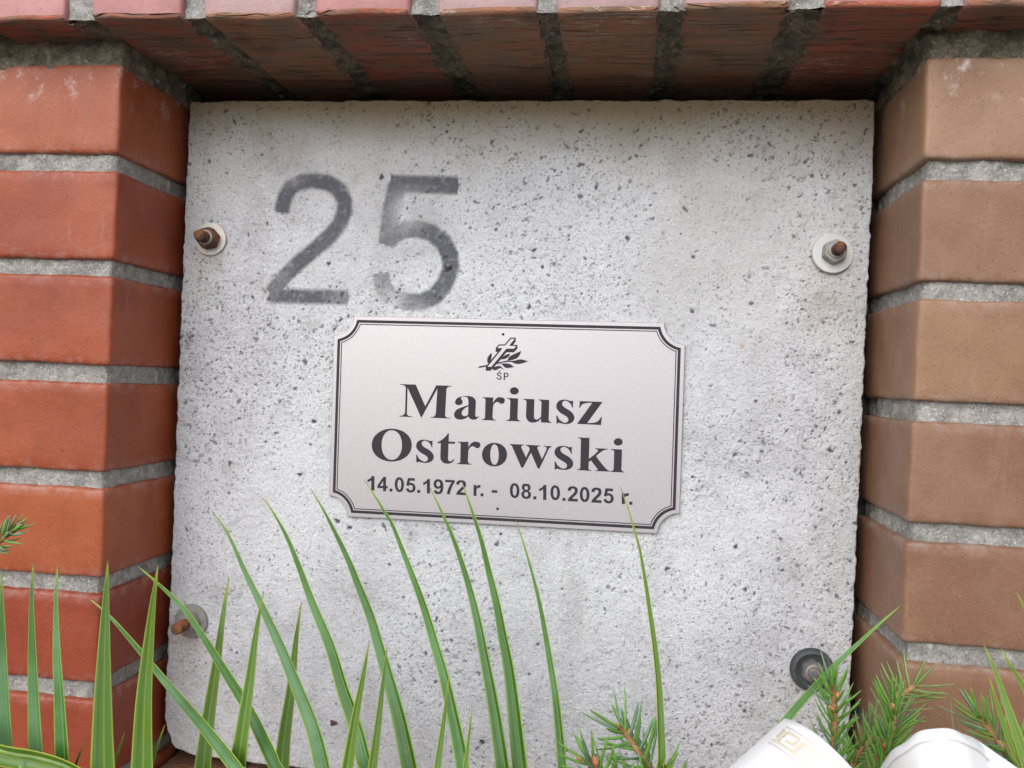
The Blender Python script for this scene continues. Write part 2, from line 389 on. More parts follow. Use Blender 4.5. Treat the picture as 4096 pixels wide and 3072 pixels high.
# ---------------------------------------------------------------- measured outlines (millimetres; x, z on the plate or slab, x, y, z for plants)
LETTER_LINE_A=[[[(188.08,311.24),(200.3,311.4),(208.68,294.78),(216.79,311.53),(228.87,311.69),(228.9,311.06),(228.34,311.09),(227.77,311.06),(227.22,310.95),(226.68,310.77),(226.19,310.52),(225.83,310.23),(225.52,309.87),(225.28,309.46),(225.09,309.02),(224.98,308.56),(224.78,289.52),(224.74,289.02),(224.79,288.5),(224.93,288.0),(225.17,287.56),(225.52,287.22),(226.14,286.9),(226.83,286.68),(227.55,286.58),(228.28,286.58),(228.99,286.68),(228.94,286.12),(213.39,286.02),(213.44,286.51),(214.02,286.54),(214.59,286.63),(215.15,286.8),(215.68,287.04),(216.15,287.35),(216.51,287.69),(216.81,288.1),(217.03,288.55),(217.2,289.03),(217.29,289.52),(217.76,308.96),(206.09,285.95),(205.57,286.14),(193.87,308.65),(194.19,289.15),(194.21,288.65),(194.32,288.15),(194.51,287.67),(194.79,287.25),(195.15,286.93),(195.75,286.62),(196.4,286.41),(197.08,286.31),(197.77,286.3),(198.45,286.37),(198.47,285.81),(188.28,285.75),(188.26,286.32),(188.94,286.35),(189.62,286.45),(190.29,286.64),(190.92,286.91),(191.5,287.25),(191.87,287.59),(192.17,288.0),(192.41,288.46),(192.56,288.94),(192.64,289.44),(192.45,307.88),(192.45,308.34),(192.38,308.82),(192.22,309.28),(191.97,309.67),(191.63,309.97),(190.99,310.3),(190.3,310.52),(189.57,310.64),(188.83,310.67),(188.11,310.61)]],[[(251.41,288.87),(251.19,288.4),(250.92,287.96),(250.61,287.54),(250.25,287.16),(249.86,286.83),(249.49,286.58),(249.08,286.39),(248.65,286.24),(248.2,286.14),(247.76,286.1),(247.17,286.09),(246.57,286.12),(245.98,286.2),(245.41,286.36),(244.88,286.59),(244.43,286.89),(244.03,287.25),(243.68,287.67),(243.39,288.13),(243.16,288.62),(242.8,288.16),(242.39,287.74),(241.95,287.36),(241.46,287.03),(240.95,286.76),(240.14,286.41),(239.3,286.11),(238.45,285.87),(237.58,285.71),(236.71,285.64),(235.97,285.66),(235.23,285.76),(234.51,285.94),(233.83,286.22),(233.23,286.6),(232.75,287.06),(232.35,287.6),(232.05,288.2),(231.86,288.84),(231.82,289.49),(231.92,290.29),(232.16,291.07),(232.52,291.82),(232.98,292.5),(233.53,293.09),(234.39,293.75),(235.35,294.29),(236.37,294.73),(237.41,295.15),(238.43,295.57),(239.29,295.93),(240.15,296.28),(241.03,296.6),(241.91,296.9),(242.8,297.17),(242.84,297.92),(242.84,298.66),(242.81,299.41),(242.74,300.15),(242.64,300.89),(242.56,301.34),(242.46,301.79),(242.32,302.22),(242.12,302.62),(241.84,302.96),(241.47,303.23),(241.05,303.41),(240.6,303.54),(240.13,303.61),(239.67,303.64),(239.2,303.63),(238.74,303.56),(238.28,303.45),(237.83,303.3),(237.4,303.12),(237.19,303.0),(236.99,302.84),(236.82,302.66),(236.72,302.46),(236.72,302.24),(236.92,301.85),(237.23,301.52),(237.58,301.2),(237.89,300.87),(238.08,300.48),(238.19,299.99),(238.23,299.48),(238.2,298.97),(238.07,298.49),(237.83,298.07),(237.41,297.66),(236.91,297.33),(236.35,297.08),(235.76,296.92),(235.16,296.83),(234.65,296.83),(234.13,296.92),(233.63,297.08),(233.17,297.32),(232.76,297.63),(232.51,297.94),(232.33,298.3),(232.23,298.7),(232.2,299.12),(232.25,299.51),(232.43,300.13),(232.68,300.74),(232.99,301.31),(233.38,301.83),(233.86,302.26),(234.62,302.73),(235.45,303.1),(236.31,303.39),(237.2,303.63),(238.08,303.85),(238.85,304.03),(239.63,304.16),(240.42,304.26),(241.21,304.31),(242.0,304.3),(242.88,304.26),(243.77,304.18),(244.65,304.05),(245.5,303.84),(246.31,303.51),(246.83,303.17),(247.29,302.74),(247.69,302.24),(248.04,301.7),(248.33,301.14),(248.52,300.68),(248.64,300.2),(248.7,299.7),(248.7,299.19),(248.65,298.7),(248.62,290.98),(248.59,290.52),(248.62,290.07),(248.69,289.61),(248.82,289.17),(249.0,288.75),(249.13,288.56),(249.32,288.4),(249.54,288.29),(249.78,288.23),(250.02,288.24),(250.24,288.32),(250.44,288.47),(250.61,288.67),(250.74,288.89),(250.83,289.12)],[(242.84,296.19),(242.2,295.93),(241.59,295.62),(241.0,295.27),(240.44,294.87),(239.91,294.44),(239.45,294.0),(239.02,293.52),(238.64,293.0),(238.3,292.46),(238.02,291.89),(237.88,291.51),(237.8,291.11),(237.78,290.7),(237.83,290.3),(237.96,289.92),(238.18,289.56),(238.46,289.24),(238.81,288.96),(239.18,288.74),(239.59,288.59),(239.98,288.53),(240.38,288.55),(240.79,288.63),(241.19,288.75),(241.57,288.89),(241.89,289.03),(242.18,289.2),(242.47,289.4),(242.72,289.63),(242.96,289.87)]],[[(253.77,303.84),(262.13,304.07),(262.1,299.66),(262.36,300.27),(262.65,300.86),(262.98,301.44),(263.35,302.0),(263.75,302.53),(264.1,302.94),(264.48,303.32),(264.89,303.68),(265.33,303.98),(265.8,304.23),(266.27,304.39),(266.76,304.49),(267.26,304.53),(267.77,304.53),(268.27,304.48),(268.81,304.39),(269.35,304.28),(269.88,304.11),(270.36,303.87),(270.78,303.54),(271.02,303.2),(271.18,302.79),(271.26,302.35),(271.27,301.9),(271.22,301.46),(271.11,301.05),(270.94,300.64),(270.71,300.27),(270.43,299.94),(270.09,299.67),(269.74,299.49),(269.35,299.39),(268.94,299.35),(268.52,299.37),(268.12,299.44),(267.73,299.59),(267.38,299.82),(267.03,300.08),(266.68,300.34),(266.31,300.54),(266.08,300.63),(265.83,300.71),(265.58,300.75),(265.34,300.75),(265.1,300.7),(264.66,300.52),(264.23,300.29),(263.83,300.03),(263.48,299.72),(263.18,299.35),(262.87,298.84),(262.62,298.28),(262.43,297.71),(262.3,297.11),(262.23,296.51),(262.19,289.16),(262.22,288.75),(262.32,288.34),(262.48,287.95),(262.7,287.6),(262.98,287.31),(263.32,287.08),(263.71,286.93),(264.13,286.84),(264.56,286.81),(264.98,286.85),(264.93,286.28),(253.8,286.17),(253.85,286.74),(254.28,286.77),(254.72,286.86),(255.14,287.01),(255.53,287.21),(255.88,287.46),(256.08,287.69),(256.21,287.97),(256.3,288.27),(256.33,288.58),(256.32,288.89),(256.14,301.49),(256.13,301.79),(256.07,302.1),(255.96,302.39),(255.8,302.66),(255.58,302.87),(255.27,303.06),(254.92,303.19),(254.55,303.28),(254.17,303.3),(253.79,303.28)]],[[(272.97,304.12),(281.56,304.16),(281.7,289.04),(281.76,288.7),(281.87,288.37),(282.02,288.06),(282.22,287.77),(282.47,287.54),(282.76,287.34),(283.09,287.2),(283.45,287.11),(283.81,287.06),(284.17,287.06),(284.12,286.5),(273.01,286.46),(273.06,286.95),(273.52,286.99),(273.99,287.08),(274.43,287.25),(274.85,287.47),(275.21,287.75),(275.43,288.03),(275.59,288.36),(275.69,288.72),(275.72,289.09),(275.7,289.45),(275.56,301.31),(275.55,301.68),(275.48,302.06),(275.36,302.43),(275.17,302.75),(274.92,303.02),(274.58,303.25),(274.19,303.41),(273.77,303.5),(273.34,303.53),(272.93,303.49)],[(281.8,309.95),(281.74,309.31),(281.52,308.7),(281.13,308.14),(280.6,307.66),(279.97,307.3),(279.25,307.05),(278.49,306.95),(277.72,306.99),(276.98,307.17),(276.31,307.48),(275.75,307.91),(275.32,308.43),(275.03,309.02),(274.92,309.65),(274.98,310.29),(275.21,310.91),(275.6,311.47),(276.12,311.94),(276.76,312.31),(277.48,312.55),(278.24,312.66),(279.01,312.62),(279.75,312.44),(280.42,312.13),(280.98,311.7),(281.41,311.17),(281.69,310.58)]],[[(285.77,304.06),(294.17,304.09),(294.36,291.37),(294.36,290.94),(294.42,290.51),(294.54,290.08),(294.71,289.68),(294.93,289.31),(295.16,289.06),(295.44,288.85),(295.76,288.69),(296.09,288.59),(296.43,288.55),(296.79,288.59),(297.13,288.69),(297.46,288.86),(297.78,289.05),(298.08,289.25),(298.47,289.55),(298.84,289.86),(299.19,290.2),(299.52,290.56),(299.82,290.93),(299.73,301.35),(299.71,301.69),(299.64,302.04),(299.52,302.37),(299.34,302.67),(299.11,302.92),(298.81,303.13),(298.46,303.28),(298.1,303.37),(297.72,303.41),(297.35,303.39),(297.32,304.09),(305.68,304.04),(305.81,289.48),(305.81,289.12),(305.87,288.75),(305.99,288.39),(306.15,288.06),(306.37,287.77),(306.66,287.51),(306.99,287.3),(307.36,287.13),(307.75,287.02),(308.14,286.96),(308.16,286.54),(300.01,286.57),(299.89,289.34),(299.45,288.82),(298.97,288.34),(298.46,287.89),(297.91,287.49),(297.33,287.13),(296.68,286.8),(296.01,286.5),(295.32,286.26),(294.61,286.09),(293.89,286.0),(293.23,285.99),(292.57,286.05),(291.92,286.18),(291.29,286.39),(290.71,286.68),(290.2,287.03),(289.75,287.46),(289.35,287.94),(289.01,288.47),(288.72,289.02),(288.48,289.61),(288.31,290.22),(288.2,290.85),(288.15,291.49),(288.17,292.13),(288.14,301.17),(288.14,301.54),(288.09,301.92),(287.98,302.28),(287.81,302.61),(287.57,302.89),(287.26,303.11),(286.9,303.27),(286.52,303.36),(286.12,303.39),(285.73,303.37)]],[[(323.22,304.13),(323.95,304.79),(324.06,298.78),(323.37,298.89),(323.19,299.6),(322.94,300.3),(322.6,300.96),(322.19,301.58),(321.71,302.13),(321.11,302.67),(320.44,303.15),(319.72,303.56),(318.96,303.86),(318.17,304.04),(317.69,304.04),(317.21,303.9),(316.76,303.66),(316.35,303.34),(316.0,302.98),(315.78,302.64),(315.64,302.25),(315.57,301.84),(315.58,301.42),(315.67,301.03),(315.88,300.55),(316.18,300.11),(316.53,299.71),(316.93,299.35),(317.35,299.03),(318.23,298.46),(319.17,297.98),(320.13,297.52),(321.07,297.04),(321.95,296.47),(322.61,295.96),(323.25,295.41),(323.85,294.82),(324.38,294.19),(324.84,293.49),(325.11,292.92),(325.31,292.31),(325.42,291.68),(325.45,291.04),(325.38,290.41),(325.21,289.76),(324.96,289.13),(324.62,288.54),(324.2,288.01),(323.71,287.57),(322.97,287.12),(322.17,286.77),(321.34,286.51),(320.48,286.33),(319.62,286.19),(318.78,286.14),(317.95,286.17),(317.11,286.25),(316.28,286.37),(315.45,286.48),(315.14,286.55),(314.83,286.66),(314.53,286.78),(314.22,286.87),(313.91,286.89),(313.63,286.83),(313.36,286.73),(313.11,286.59),(312.88,286.41),(312.69,286.21),(311.99,286.17),(311.59,292.39),(312.42,292.43),(312.65,291.71),(312.95,291.01),(313.32,290.35),(313.77,289.73),(314.29,289.19),(314.98,288.62),(315.72,288.11),(316.5,287.69),(317.33,287.36),(318.19,287.16),(318.71,287.16),(319.23,287.3),(319.72,287.55),(320.18,287.87),(320.57,288.25),(320.77,288.55),(320.89,288.91),(320.94,289.3),(320.92,289.69),(320.84,290.06),(320.65,290.48),(320.4,290.88),(320.09,291.24),(319.75,291.56),(319.38,291.86),(318.41,292.48),(317.4,293.02),(316.37,293.54),(315.36,294.1),(314.41,294.74),(313.78,295.25),(313.17,295.8),(312.61,296.39),(312.12,297.04),(311.71,297.73),(311.48,298.31),(311.33,298.93),(311.27,299.57),(311.28,300.21),(311.38,300.83),(311.55,301.45),(311.8,302.05),(312.13,302.61),(312.53,303.11),(313.0,303.54),(313.67,303.96),(314.4,304.28),(315.17,304.52),(315.96,304.69),(316.76,304.81),(317.45,304.85),(318.15,304.81),(318.84,304.72),(319.54,304.6),(320.23,304.48),(320.63,304.39),(321.01,304.27),(321.4,304.14),(321.79,304.02),(322.19,303.95),(322.4,303.94),(322.61,303.95),(322.82,303.99),(323.02,304.05)]],[[(329.01,304.25),(346.38,304.34),(335.41,287.85),(335.96,287.8),(336.51,287.78),(337.06,287.79),(337.61,287.84),(338.15,287.92),(339.14,288.07),(340.13,288.22),(341.1,288.43),(342.04,288.73),(342.9,289.18),(343.6,289.72),(344.22,290.38),(344.74,291.11),(345.17,291.91),(345.49,292.74),(346.31,292.78),(345.88,286.77),(327.61,286.72),(338.54,303.3),(337.64,303.3),(336.75,303.26),(335.86,303.18),(334.97,303.06),(334.09,302.89),(333.44,302.75),(332.8,302.58),(332.17,302.37),(331.58,302.09),(331.04,301.72),(330.61,301.3),(330.25,300.8),(329.95,300.26),(329.72,299.69),(329.57,299.1),(328.88,299.14)]]]
LETTER_LINE_B=[[[(199.18,263.87),(199.08,261.73),(198.59,259.71),(197.73,257.79),(196.51,256.02),(194.97,254.42),(193.13,253.04),(191.04,251.89),(188.73,251.01),(186.25,250.42),(183.58,250.12),(180.89,250.13),(178.36,250.45),(175.97,251.08),(173.78,252.0),(171.82,253.19),(170.13,254.62),(168.75,256.26),(167.72,258.09),(167.06,260.07),(166.77,262.2),(166.88,264.35),(167.37,266.39),(168.24,268.31),(169.47,270.09),(171.03,271.69),(172.89,273.08),(175.0,274.22),(177.32,275.09),(179.81,275.67),(182.48,275.96),(185.17,275.93),(187.69,275.6),(190.06,274.96),(192.25,274.03),(194.19,272.84),(195.86,271.41),(197.22,269.77),(198.24,267.95),(198.9,265.99)],[(191.26,263.53),(191.24,261.32),(190.97,259.31),(190.47,257.46),(189.74,255.8),(188.82,254.36),(187.72,253.18),(186.46,252.3),(185.07,251.72),(183.52,251.47),(181.95,251.55),(180.51,251.98),(179.18,252.73),(177.98,253.78),(176.94,255.12),(176.08,256.7),(175.42,258.5),(174.98,260.48),(174.76,262.68),(174.79,264.9),(175.06,266.91),(175.57,268.77),(176.29,270.44),(177.22,271.88),(178.32,273.05),(179.58,273.93),(180.98,274.5),(182.53,274.75),(184.1,274.66),(185.54,274.23),(186.86,273.47),(188.06,272.41),(189.1,271.08),(189.96,269.5),(190.61,267.7),(191.05,265.73)]],[[(214.84,268.05),(215.59,268.69),(215.7,262.84),(214.99,262.94),(214.81,263.63),(214.55,264.31),(214.21,264.96),(213.8,265.55),(213.31,266.08),(212.69,266.61),(212.01,267.07),(211.28,267.46),(210.51,267.75),(209.7,267.92),(209.21,267.91),(208.73,267.77),(208.26,267.53),(207.84,267.22),(207.49,266.86),(207.27,266.53),(207.12,266.15),(207.05,265.75),(207.06,265.34),(207.15,264.96),(207.36,264.5),(207.66,264.07),(208.02,263.69),(208.43,263.34),(208.85,263.03),(209.76,262.49),(210.71,262.02),(211.69,261.59),(212.64,261.12),(213.54,260.58),(214.21,260.09),(214.86,259.56),(215.47,258.99),(216.01,258.37),(216.48,257.7),(216.75,257.15),(216.95,256.56),(217.07,255.94),(217.1,255.32),(217.02,254.7),(216.85,254.07),(216.59,253.45),(216.25,252.87),(215.82,252.36),(215.31,251.92),(214.56,251.48),(213.75,251.13),(212.9,250.88),(212.02,250.69),(211.14,250.55),(210.3,250.49),(209.45,250.51),(208.59,250.59),(207.74,250.69),(206.9,250.79),(206.58,250.86),(206.27,250.97),(205.96,251.08),(205.65,251.16),(205.33,251.18),(205.05,251.12),(204.77,251.02),(204.52,250.88),(204.28,250.7),(204.08,250.5),(203.38,250.47),(202.98,256.52),(203.83,256.56),(204.05,255.86),(204.36,255.18),(204.74,254.54),(205.2,253.95),(205.73,253.43),(206.42,252.88),(207.17,252.39),(207.98,251.98),(208.82,251.67),(209.69,251.48),(210.22,251.49),(210.75,251.63),(211.26,251.87),(211.72,252.19),(212.12,252.56),(212.32,252.86),(212.45,253.21),(212.5,253.59),(212.48,253.97),(212.39,254.32),(212.21,254.73),(211.95,255.12),(211.64,255.47),(211.28,255.78),(210.91,256.06),(209.93,256.66),(208.9,257.18),(207.85,257.68),(206.82,258.21),(205.85,258.83),(205.21,259.32),(204.59,259.85),(204.03,260.42),(203.53,261.04),(203.11,261.72),(202.88,262.28),(202.72,262.88),(202.66,263.5),(202.68,264.13),(202.77,264.73),(202.95,265.34),(203.21,265.92),(203.54,266.47),(203.95,266.97),(204.43,267.38),(205.12,267.8),(205.86,268.11),(206.65,268.35),(207.45,268.53),(208.26,268.66),(208.97,268.7),(209.68,268.67),(210.39,268.58),(211.1,268.47),(211.8,268.36),(212.2,268.28),(212.6,268.16),(212.99,268.04),(213.39,267.93),(213.79,267.86),(214.01,267.85),(214.22,267.87),(214.44,267.91),(214.64,267.97)]],[[(228.35,274.61),(228.48,268.2),(233.57,268.25),(233.57,266.63),(228.41,266.51),(228.52,255.37),(228.5,254.93),(228.55,254.48),(228.67,254.05),(228.85,253.64),(229.11,253.29),(229.36,253.09),(229.67,252.97),(230.01,252.91),(230.37,252.91),(230.7,252.95),(231.03,253.07),(231.34,253.24),(231.63,253.46),(231.9,253.7),(232.17,253.95),(232.33,254.11),(232.49,254.29),(232.62,254.49),(232.74,254.69),(232.84,254.9),(233.51,254.51),(233.33,253.99),(233.1,253.47),(232.8,252.99),(232.44,252.56),(232.03,252.18),(231.46,251.79),(230.85,251.46),(230.2,251.2),(229.53,251.0),(228.85,250.88),(228.12,250.82),(227.38,250.83),(226.64,250.92),(225.93,251.08),(225.24,251.32),(224.7,251.59),(224.2,251.94),(223.74,252.35),(223.34,252.82),(222.99,253.31),(222.73,253.82),(222.52,254.37),(222.39,254.94),(222.31,255.52),(222.3,256.1),(222.3,266.47),(219.56,266.47),(219.53,267.11),(220.41,267.61),(221.27,268.15),(222.12,268.72),(222.94,269.31),(223.73,269.93),(224.33,270.45),(224.9,271.0),(225.45,271.57),(225.98,272.15),(226.49,272.75),(226.76,273.09),(227.01,273.44),(227.24,273.81),(227.45,274.19),(227.64,274.57)]],[[(235.64,268.42),(244.24,268.72),(244.2,264.36),(244.46,264.97),(244.77,265.56),(245.11,266.14),(245.49,266.69),(245.9,267.22),(246.26,267.62),(246.65,268.01),(247.07,268.36),(247.52,268.67),(248.01,268.92),(248.49,269.08),(249.0,269.18),(249.51,269.23),(250.03,269.23),(250.54,269.19),(251.1,269.11),(251.66,269.0),(252.2,268.84),(252.69,268.6),(253.12,268.28),(253.37,267.94),(253.53,267.54),(253.61,267.11),(253.62,266.66),(253.57,266.23),(253.46,265.82),(253.28,265.42),(253.05,265.04),(252.75,264.71),(252.41,264.44),(252.05,264.27),(251.64,264.16),(251.22,264.12),(250.8,264.14),(250.39,264.2),(249.99,264.35),(249.62,264.57),(249.27,264.83),(248.91,265.08),(248.53,265.28),(248.29,265.37),(248.04,265.44),(247.78,265.48),(247.53,265.48),(247.28,265.42),(246.83,265.24),(246.39,265.01),(245.98,264.74),(245.61,264.43),(245.3,264.07),(244.99,263.56),(244.73,263.01),(244.53,262.44),(244.4,261.85),(244.33,261.25),(244.27,253.98),(244.31,253.58),(244.41,253.18),(244.57,252.79),(244.79,252.45),(245.08,252.16),(245.43,251.94),(245.83,251.79),(246.27,251.7),(246.71,251.68),(247.14,251.72),(247.09,251.16),(235.65,250.95),(235.7,251.51),(236.15,251.55),(236.59,251.64),(237.02,251.79),(237.43,251.99),(237.79,252.25),(237.99,252.47),(238.13,252.75),(238.22,253.05),(238.25,253.36),(238.24,253.66),(238.08,266.12),(238.06,266.42),(238.0,266.73),(237.89,267.02),(237.73,267.27),(237.51,267.48),(237.19,267.67),(236.82,267.8),(236.44,267.88),(236.05,267.9),(235.67,267.87)]],[[(274.78,260.44),(274.7,258.76),(274.34,257.18),(273.7,255.71),(272.8,254.37),(271.66,253.2),(270.32,252.23),(268.81,251.49),(267.16,251.0),(265.37,250.77),(263.56,250.81),(261.87,251.11),(260.3,251.69),(258.88,252.5),(257.64,253.55),(256.62,254.78),(255.86,256.19),(255.36,257.72),(255.14,259.39),(255.22,261.08),(255.58,262.66),(256.23,264.14),(257.14,265.48),(258.28,266.65),(259.63,267.61),(261.15,268.35),(262.8,268.84),(264.59,269.06),(266.4,269.02),(268.08,268.7),(269.65,268.13),(271.07,267.31),(272.3,266.27),(273.31,265.03),(274.07,263.63),(274.56,262.1)],[(268.3,260.09),(268.31,258.26),(268.17,256.66),(267.91,255.25),(267.52,254.05),(267.01,253.11),(266.41,252.45),(265.72,252.09),(264.9,252.04),(264.18,252.32),(263.53,252.92),(262.95,253.81),(262.46,254.95),(262.07,256.33),(261.8,257.91),(261.66,259.74),(261.65,261.58),(261.78,263.17),(262.05,264.59),(262.44,265.78),(262.95,266.73),(263.55,267.39),(264.24,267.74),(265.06,267.79),(265.78,267.5),(266.43,266.91),(267.01,266.02),(267.5,264.87),(267.89,263.49),(268.15,261.92)]],[[(276.71,268.78),(287.47,268.77),(287.42,268.14),(287.05,268.14),(286.66,268.07),(286.29,267.94),(285.96,267.75),(285.7,267.5),(285.57,267.25),(285.54,266.96),(285.58,266.66),(285.68,266.36),(285.83,266.11),(289.56,258.99),(292.16,265.39),(292.08,265.82),(291.93,266.24),(291.73,266.63),(291.48,266.99),(291.17,267.29),(290.83,267.53),(290.45,267.7),(290.03,267.82),(289.61,267.88),(289.19,267.88),(289.15,268.72),(299.99,268.79),(299.94,268.16),(299.56,268.17),(299.17,268.11),(298.8,267.99),(298.47,267.79),(298.23,267.52),(298.09,267.18),(298.07,266.81),(298.13,266.42),(298.26,266.05),(298.44,265.72),(301.82,258.4),(302.52,259.83),(303.18,261.28),(303.8,262.74),(304.39,264.22),(304.93,265.71),(305.05,266.08),(305.15,266.47),(305.2,266.86),(305.16,267.22),(304.99,267.52),(304.64,267.79),(304.21,267.96),(303.75,268.04),(303.27,268.04),(302.81,267.96),(302.85,268.66),(309.05,268.7),(309.0,268.15),(308.64,268.0),(308.29,267.82),(307.96,267.61),(307.65,267.37),(307.37,267.09),(307.09,266.73),(306.83,266.35),(306.61,265.95),(306.42,265.52),(306.28,265.09),(300.38,251.09),(298.99,251.02),(293.25,262.88),(287.65,251.02),(286.25,250.94),(278.71,266.44),(278.59,266.74),(278.44,267.03),(278.25,267.3),(278.05,267.56),(277.81,267.79),(277.63,267.92),(277.42,268.02),(277.2,268.09),(276.97,268.14),(276.74,268.15)]],[[(323.75,268.85),(324.5,269.51),(324.61,263.56),(323.89,263.66),(323.71,264.37),(323.45,265.06),(323.1,265.71),(322.68,266.32),(322.18,266.86),(321.56,267.39),(320.87,267.86),(320.12,268.25),(319.34,268.54),(318.52,268.72),(318.02,268.71),(317.53,268.57),(317.06,268.32),(316.63,268.0),(316.27,267.64),(316.05,267.31),(315.9,266.92),(315.83,266.51),(315.83,266.1),(315.92,265.71),(316.14,265.24),(316.45,264.81),(316.81,264.42),(317.22,264.06),(317.66,263.74),(318.58,263.2),(319.55,262.73),(320.54,262.28),(321.5,261.81),(322.42,261.26),(323.1,260.76),(323.76,260.23),(324.38,259.65),(324.93,259.02),(325.4,258.34),(325.68,257.78),(325.89,257.18),(326.0,256.55),(326.03,255.92),(325.96,255.3),(325.78,254.65),(325.52,254.03),(325.17,253.44),(324.73,252.91),(324.22,252.47),(323.46,252.01),(322.63,251.66),(321.76,251.4),(320.87,251.21),(319.98,251.07),(319.12,251.01),(318.26,251.03),(317.39,251.1),(316.53,251.21),(315.67,251.31),(315.34,251.38),(315.03,251.49),(314.71,251.6),(314.4,251.69),(314.07,251.7),(313.79,251.64),(313.51,251.54),(313.25,251.39),(313.01,251.22),(312.81,251.01),(312.09,250.97),(311.69,257.12),(312.55,257.17),(312.78,256.46),(313.09,255.77),(313.48,255.12),(313.94,254.52),(314.48,253.98),(315.18,253.43),(315.95,252.93),(316.76,252.52),(317.62,252.2),(318.51,252.01),(319.05,252.02),(319.58,252.16),(320.1,252.41),(320.57,252.74),(320.97,253.11),(321.18,253.41),(321.31,253.77),(321.36,254.16),(321.34,254.54),(321.25,254.9),(321.06,255.32),(320.8,255.71),(320.48,256.06),(320.13,256.38),(319.75,256.67),(318.75,257.27),(317.7,257.8),(316.63,258.31),(315.59,258.85),(314.61,259.47),(313.95,259.97),(313.33,260.51),(312.75,261.09),(312.24,261.72),(311.82,262.41),(311.58,262.98),(311.43,263.59),(311.36,264.22),(311.38,264.86),(311.48,265.47),(311.66,266.08),(311.92,266.68),(312.26,267.24),(312.67,267.74),(313.16,268.17),(313.86,268.59),(314.62,268.91),(315.42,269.16),(316.24,269.33),(317.06,269.46),(317.78,269.51),(318.5,269.48),(319.22,269.39),(319.94,269.28),(320.65,269.17),(321.06,269.09),(321.47,268.97),(321.87,268.84),(322.27,268.73),(322.68,268.66),(322.9,268.65),(323.12,268.67),(323.33,268.71),(323.54,268.77)]],[[(328.86,276.5),(337.6,276.52),(337.79,260.54),(339.05,261.56),(340.27,262.63),(341.46,263.72),(342.62,264.86),(343.74,266.02),(343.98,266.29),(344.2,266.61),(344.38,266.94),(344.44,267.27),(344.36,267.57),(344.08,267.86),(343.71,268.06),(343.29,268.17),(342.84,268.2),(342.42,268.16),(342.38,268.91),(351.82,268.99),(351.85,268.37),(351.18,268.35),(350.5,268.26),(349.84,268.09),(349.2,267.84),(348.61,267.52),(347.42,266.72),(346.29,265.86),(345.2,264.93),(344.16,263.94),(343.18,262.89),(344.65,260.95),(346.18,259.06),(347.77,257.22),(349.41,255.43),(351.1,253.69),(351.58,253.28),(352.11,252.93),(352.68,252.64),(353.28,252.42),(353.89,252.26),(353.85,251.71),(343.11,251.53),(343.09,252.08),(343.46,252.06),(343.84,252.11),(344.2,252.22),(344.52,252.4),(344.78,252.65),(344.84,252.85),(344.79,253.08),(344.64,253.3),(344.46,253.5),(344.26,253.66),(339.35,259.45),(337.76,258.12),(337.81,253.64),(337.83,253.34),(337.91,253.04),(338.03,252.75),(338.2,252.5),(338.41,252.3),(338.72,252.13),(339.06,252.01),(339.42,251.95),(339.79,251.94),(340.14,251.98),(340.1,251.43),(329.22,251.51),(329.2,252.06),(329.59,252.04),(329.99,252.08),(330.38,252.18),(330.73,252.35),(331.04,252.58),(331.27,252.87),(331.42,253.21),(331.51,253.58),(331.55,253.96),(331.52,254.33),(331.17,273.99),(331.16,274.33),(331.09,274.68),(330.97,275.01),(330.79,275.3),(330.56,275.55),(330.26,275.73),(329.91,275.86),(329.55,275.92),(329.18,275.92),(328.82,275.87)]],[[(354.22,268.91),(362.52,269.0),(362.67,254.12),(362.73,253.79),(362.84,253.47),(362.99,253.16),(363.18,252.89),(363.41,252.66),(363.7,252.47),(364.02,252.33),(364.36,252.24),(364.72,252.19),(365.06,252.2),(365.02,251.65),(354.26,251.53),(354.31,252.01),(354.76,252.05),(355.21,252.15),(355.64,252.31),(356.04,252.53),(356.39,252.81),(356.61,253.09),(356.76,253.41),(356.86,253.77),(356.89,254.13),(356.87,254.49),(356.72,266.16),(356.71,266.53),(356.65,266.9),(356.53,267.26),(356.35,267.58),(356.1,267.84),(355.77,268.06),(355.39,268.21),(354.99,268.3),(354.58,268.32),(354.18,268.29)],[(362.76,274.71),(362.7,274.08),(362.48,273.47),(362.11,272.92),(361.6,272.45),(360.98,272.08),(360.29,271.84),(359.55,271.73),(358.81,271.76),(358.1,271.93),(357.45,272.23),(356.9,272.65),(356.48,273.16),(356.21,273.74),(356.1,274.37),(356.16,274.99),(356.38,275.6),(356.76,276.15),(357.27,276.63),(357.88,276.99),(358.58,277.24),(359.32,277.34),(360.06,277.31),(360.77,277.14),(361.42,276.84),(361.96,276.42),(362.38,275.91),(362.65,275.33)]]]
